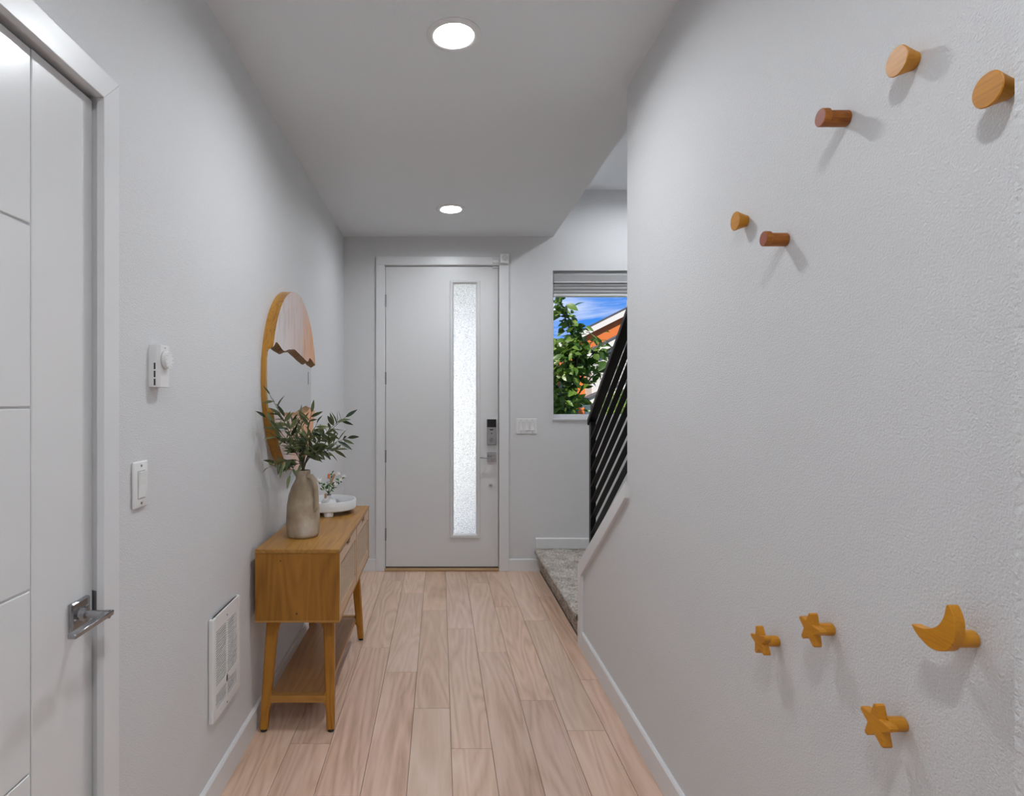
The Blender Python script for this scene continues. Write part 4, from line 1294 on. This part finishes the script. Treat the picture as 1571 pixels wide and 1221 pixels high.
tree = thing('garden_tree', (1.63, 7.0, -0.25), 'green leafy young tree just outside the stairwell window', 'tree')
b = B()
b.tube([(1.63, 7.0, -0.25), (1.64, 7.0, 0.6), (1.62, 7.02, 1.3), (1.60, 7.0, 1.9), (1.58, 7.0, 2.4)], [0.05, 0.036, 0.030, 0.022, 0.010], n=10)
b.build('trunk', BARK, tree, smooth=60)
rt = random.Random(23)
TL = leaf_mesh('tree_leaf', 0.145, 0.082, 0.22, 0.22, n=4)
TL2 = leaf_mesh('tree_leaf_narrow', 0.14, 0.066, 0.3, 0.35, n=4)
branches = []
tips3 = [(1.30, 6.75, 2.62), (1.42, 6.9, 2.45), (1.25, 7.1, 2.2), (1.66, 6.8, 2.26), (1.84, 6.9, 2.14), (2.08, 7.0, 2.02), (1.50, 6.7, 2.12), (1.40, 6.6, 1.80), (1.36, 6.7, 1.95),
         (1.56, 6.6, 1.98), (1.66, 6.8, 2.02), (1.36, 6.8, 1.48), (1.30, 6.9, 1.25), (1.52, 6.6, 1.50), (1.55, 6.7, 1.22), (1.42, 6.7, 1.15), (1.1, 6.9, 1.9), (1.05, 7.0, 1.4), (1.25, 7.2, 1.7), (1.98, 6.8, 1.99), (2.02, 6.9, 1.86), (1.90, 6.8, 2.06)]
spots = []
b = B()
for tp in tips3:
    tp = Vector(tp)
    zb0 = max(0.5, min(2.2, tp.z - 0.45))
    base = Vector((1.62, 7.0, zb0))
    mid = base.lerp(tp, 0.55) + Vector((0, 0, 0.10))
    P = [((1 - u) ** 2) * base + 2 * u * (1 - u) * mid + u * u * tp for u in [k / 8 for k in range(9)]]
    b.tube(P, [0.011 - 0.008 * k / 8 for k in range(9)], n=6)
    for j in range(16 if tp.x > 1.75 else 36):
        u = 0.15 + 0.85 * rt.random()
        f_ = u * 8; i0 = min(int(f_), 7)
        pos = P[i0].lerp(P[i0 + 1], f_ - i0) + Vector((rt.uniform(-.07, .07), rt.uniform(-.12, .12), rt.uniform(-.07, .07)))
        dirn = (P[i0 + 1] - P[i0]).normalized()
        dd = dirn * 0.5 + Vector((rt.uniform(-1, 1), rt.uniform(-1, 1), rt.uniform(-1.1, 0.25)))
        spots.append((pos, dd, rt.uniform(-1.3, 1.3), rt.uniform(0.65, 1.15)))
b.build('branch', BARK, tree, smooth=60)
spots.sort(key=lambda s: (0 if 1.25 < s[0].x < 2.15 and s[0].z > 1.1 else 1, s[0].y))
for pos, dd, roll, s in spots[:290]:
    put_leaf(rt.choice((TL, TL2)), TREELEAF, tree, pos, dd, roll, s)
def leaf_cloud(name, mat, parent, pts, L_, W_):
    vs, fs = [], []
    me0 = leaf_mesh('tmp', L_, W_, 0.25, 0.25, n=3)
    v0 = [v.co.copy() for v in me0.vertices]; f0 = [tuple(p_.vertices) for p_ in me0.polygons]
    bpy.data.meshes.remove(me0)
    for pos, dd, roll, s in pts:
        M = frame_mat(Vector(pos) - org(parent), dd, roll, s)
        k = len(vs)
        vs += [tuple(M @ v) for v in v0]; fs += [tuple(i + k for i in q) for q in f0]
    me = bpy.data.meshes.new(name); me.from_pydata(vs, [], fs)
    me.polygons.foreach_set('use_smooth', [True] * len(me.polygons))
    o = bpy.data.objects.new(name, me); COL.objects.link(o); me.materials.append(mat)
    if parent: o.parent = parent
    return o
back = spots[290:]
for k in range(520):
    back.append((Vector((rt.uniform(0.9, 1.55), rt.uniform(7.05, 7.55), rt.uniform(0.9, 2.15))), Vector((rt.uniform(-1, 1), rt.uniform(-1, .3), rt.uniform(-1, .3))), rt.uniform(-1.3, 1.3), rt.uniform(0.7, 1.1)))
o = leaf_cloud('foliage', TREEDARK, tree, back, 0.14, 0.075)
o['kind'] = 'stuff'

def bush(cx, cy, rx, ry, h, n, label, seed, mat):
    t = thing('garden_shrub', (cx, cy, -0.25), label, 'shrub', 'shrubs in the garden')
    rb = random.Random(seed)
    pts = []
    for k in range(n):
        a = rb.uniform(0, 2 * PI); ph = math.acos(rb.uniform(0.0, 1)); q = rb.uniform(0.75, 1.0)
        pts.append((Vector((cx + rx * q * math.sin(ph) * math.cos(a), cy + ry * q * math.sin(ph) * math.sin(a), -0.2 + h * q * math.cos(ph))),
                    Vector((rb.uniform(-1, 1), rb.uniform(-1, 1), rb.uniform(-.5, .9))), rb.uniform(-1, 1), rb.uniform(.7, 1.2)))
    o = leaf_cloud('foliage', mat, t, pts, 0.10, 0.055); o['kind'] = 'stuff'
    b = B().tube([(cx, cy, -0.25), (cx, cy, h * 0.3), (cx + 0.1, cy, h * 0.6)], [0.06, 0.05, 0.02], n=8)
    b.build('stem', BARK, t)
bush(3.15, 10.2, 0.85, 0.7, 1.85, 1500, 'pale green rounded shrub behind the stair railing, outside the window', 3, BUSH)
bush(1.72, 9.2, 0.5, 0.45, 1.45, 1200, 'pale green low shrub behind the tree trunk, outside the window', 9, BUSH)

# house across the way
hs = thing('neighbour_house', (6.2, 17.0, -0.25), 'orange and cream gabled house seen through the stairwell window', 'house')
HY = 16.0
def rake(x): return 3.46 + 0.50 * (x - 4.25)
b = B().prism([(3.15, -0.25), (9.6, -0.25), (9.6, rake(6.9) - 0.15 - 0.5 * 2.7), (6.9, rake(6.9) - 0.15), (3.15, rake(3.15) - 0.15)], 'y', HY, HY + 6)
b.build('main_wall', ORANGE, hs)
b = B().prism([(2.75, rake(2.75)), (6.9, rake(6.9)), (6.9, rake(6.9) + 0.06), (2.75, rake(2.75) + 0.06)], 'y', HY - 0.07, HY + 6.3)
b.prism([(6.9, rake(6.9)), (10.2, rake(6.9) - 1.65), (10.2, rake(6.9) - 1.59), (6.9, rake(6.9) + 0.06)], 'y', HY - 0.07, HY + 6.3)
b.build('main_roof', ROOFD, hs)
b = B().prism([(2.75, rake(2.75) - 0.16), (6.9, rake(6.9) - 0.16), (6.9, rake(6.9)), (2.75, rake(2.75))], 'y', HY - 0.10, HY - 0.06)
b.prism([(6.9, rake(6.9) - 0.16), (10.2, rake(6.9) - 1.81), (10.2, rake(6.9) - 1.65), (6.9, rake(6.9))], 'y', HY - 0.10, HY - 0.06)
b.build('rake_board', FASCIA, hs)
def rake2(x): return 2.80 + 0.52 * (x - 4.2)
WY = 15.3
b = B().prism([(3.96, -0.25), (8.2, -0.25), (8.2, rake2(6.2) - 0.15 - 1.04), (6.2, rake2(6.2) - 0.15), (3.96, rake2(3.96) - 0.15)], 'y', WY, HY)
b.build('wing_wall', SIDING, hs)
b = B()
z = -0.2
while z < 3.6:
    xa = 4.16
    xmax = 8.1
    xlo = max(xa, (z + 0.25 - 2.80) / 0.52 + 4.2)
    if xlo < 6.0:
        b.prism([(WY - 0.028, z), (WY, z), (WY, z + 0.105), (WY - 0.012, z + 0.105)], 'x', xlo, min(xmax, 12.4 - xlo))
    z += 0.108
b.build('lap_siding', SIDING, hs, kind='stuff')
B().box(3.95, 4.16, WY - 0.035, WY, -0.25, rake2(4.0) - 0.2).build('corner_board', FASCIA, hs)
b = B().prism([(3.7, rake2(3.7)), (6.2, rake2(6.2)), (8.6, rake2(6.2) - 1.25), (8.6, rake2(6.2) - 1.19), (6.2, rake2(6.2) + 0.06), (3.7, rake2(3.7) + 0.06)], 'y', WY - 0.12, HY + 0.1)
b.build('wing_roof', ROOFD, hs)
b = B().prism([(3.7, rake2(3.7) - 0.15), (6.2, rake2(6.2) - 0.15), (8.6, rake2(6.2) - 1.40), (8.6, rake2(6.2) - 1.25), (6.2, rake2(6.2)), (3.7, rake2(3.7))], 'y', WY - 0.15, WY - 0.10)
b.build('wing_rake_board', FASCIA, hs)
def rake3(x): return 1.47 + 0.45 * (x - 3.84)
PY = 14.6
b = B().prism([(3.5, rake3(3.5)), (5.6, rake3(5.6)), (5.6, rake3(5.6) + 0.05), (3.5, rake3(3.5) + 0.05)], 'y', PY, WY)
b.build('porch_roof', ROOFD, hs)
b = B().prism([(3.5, rake3(3.5) - 0.13), (5.6, rake3(5.6) - 0.13), (5.6, rake3(5.6)), (3.5, rake3(3.5))], 'y', PY + 0.02, PY + 0.07)
b.build('porch_rake_board', FASCIA, hs)
for xx in (3.7, 5.4):
    B().box(xx - 0.06, xx + 0.06, PY + 0.08, PY + 0.2, -0.25, rake3(xx) - 0.02).build('porch_post', FASCIA, hs)
# a window on the orange wall, left of the wing
b = B().box(3.28, 3.62, HY - 0.03, HY, 0.9, 2.0); wf = b.build('house_window', FASCIA, hs)
B().box(3.32, 3.58, HY - 0.04, HY - 0.02, 0.94, 1.96).build('pane', BLACKGLASS, wf)

# made-up pale block opposite, bounces sunlight into the front door glass
nb = thing('pale_reflector_block', (-3.2, 14.0, -0.25), 'pale block added across from the front door to brighten its frosted glass', 'house')
b = B().box(-7.5, 1.15, 11.2, 17, -0.25, 5.6); b.build('reflector_wall', STUCCO, nb)
B().box(-7.8, 1.3, 11.0, 17.3, 5.6, 5.8).build('reflector_roof', ROOFD, nb)
for xx in (-5.5, -2.8):
    wf = B().box(xx - 0.5, xx + 0.5, 11.15, 11.2, 2.9, 4.3).build('house_window', FASCIA, nb)
    B().box(xx - 0.43, xx + 0.43, 11.13, 11.16, 2.97, 4.23).build('pane', BLACKGLASS, wf)
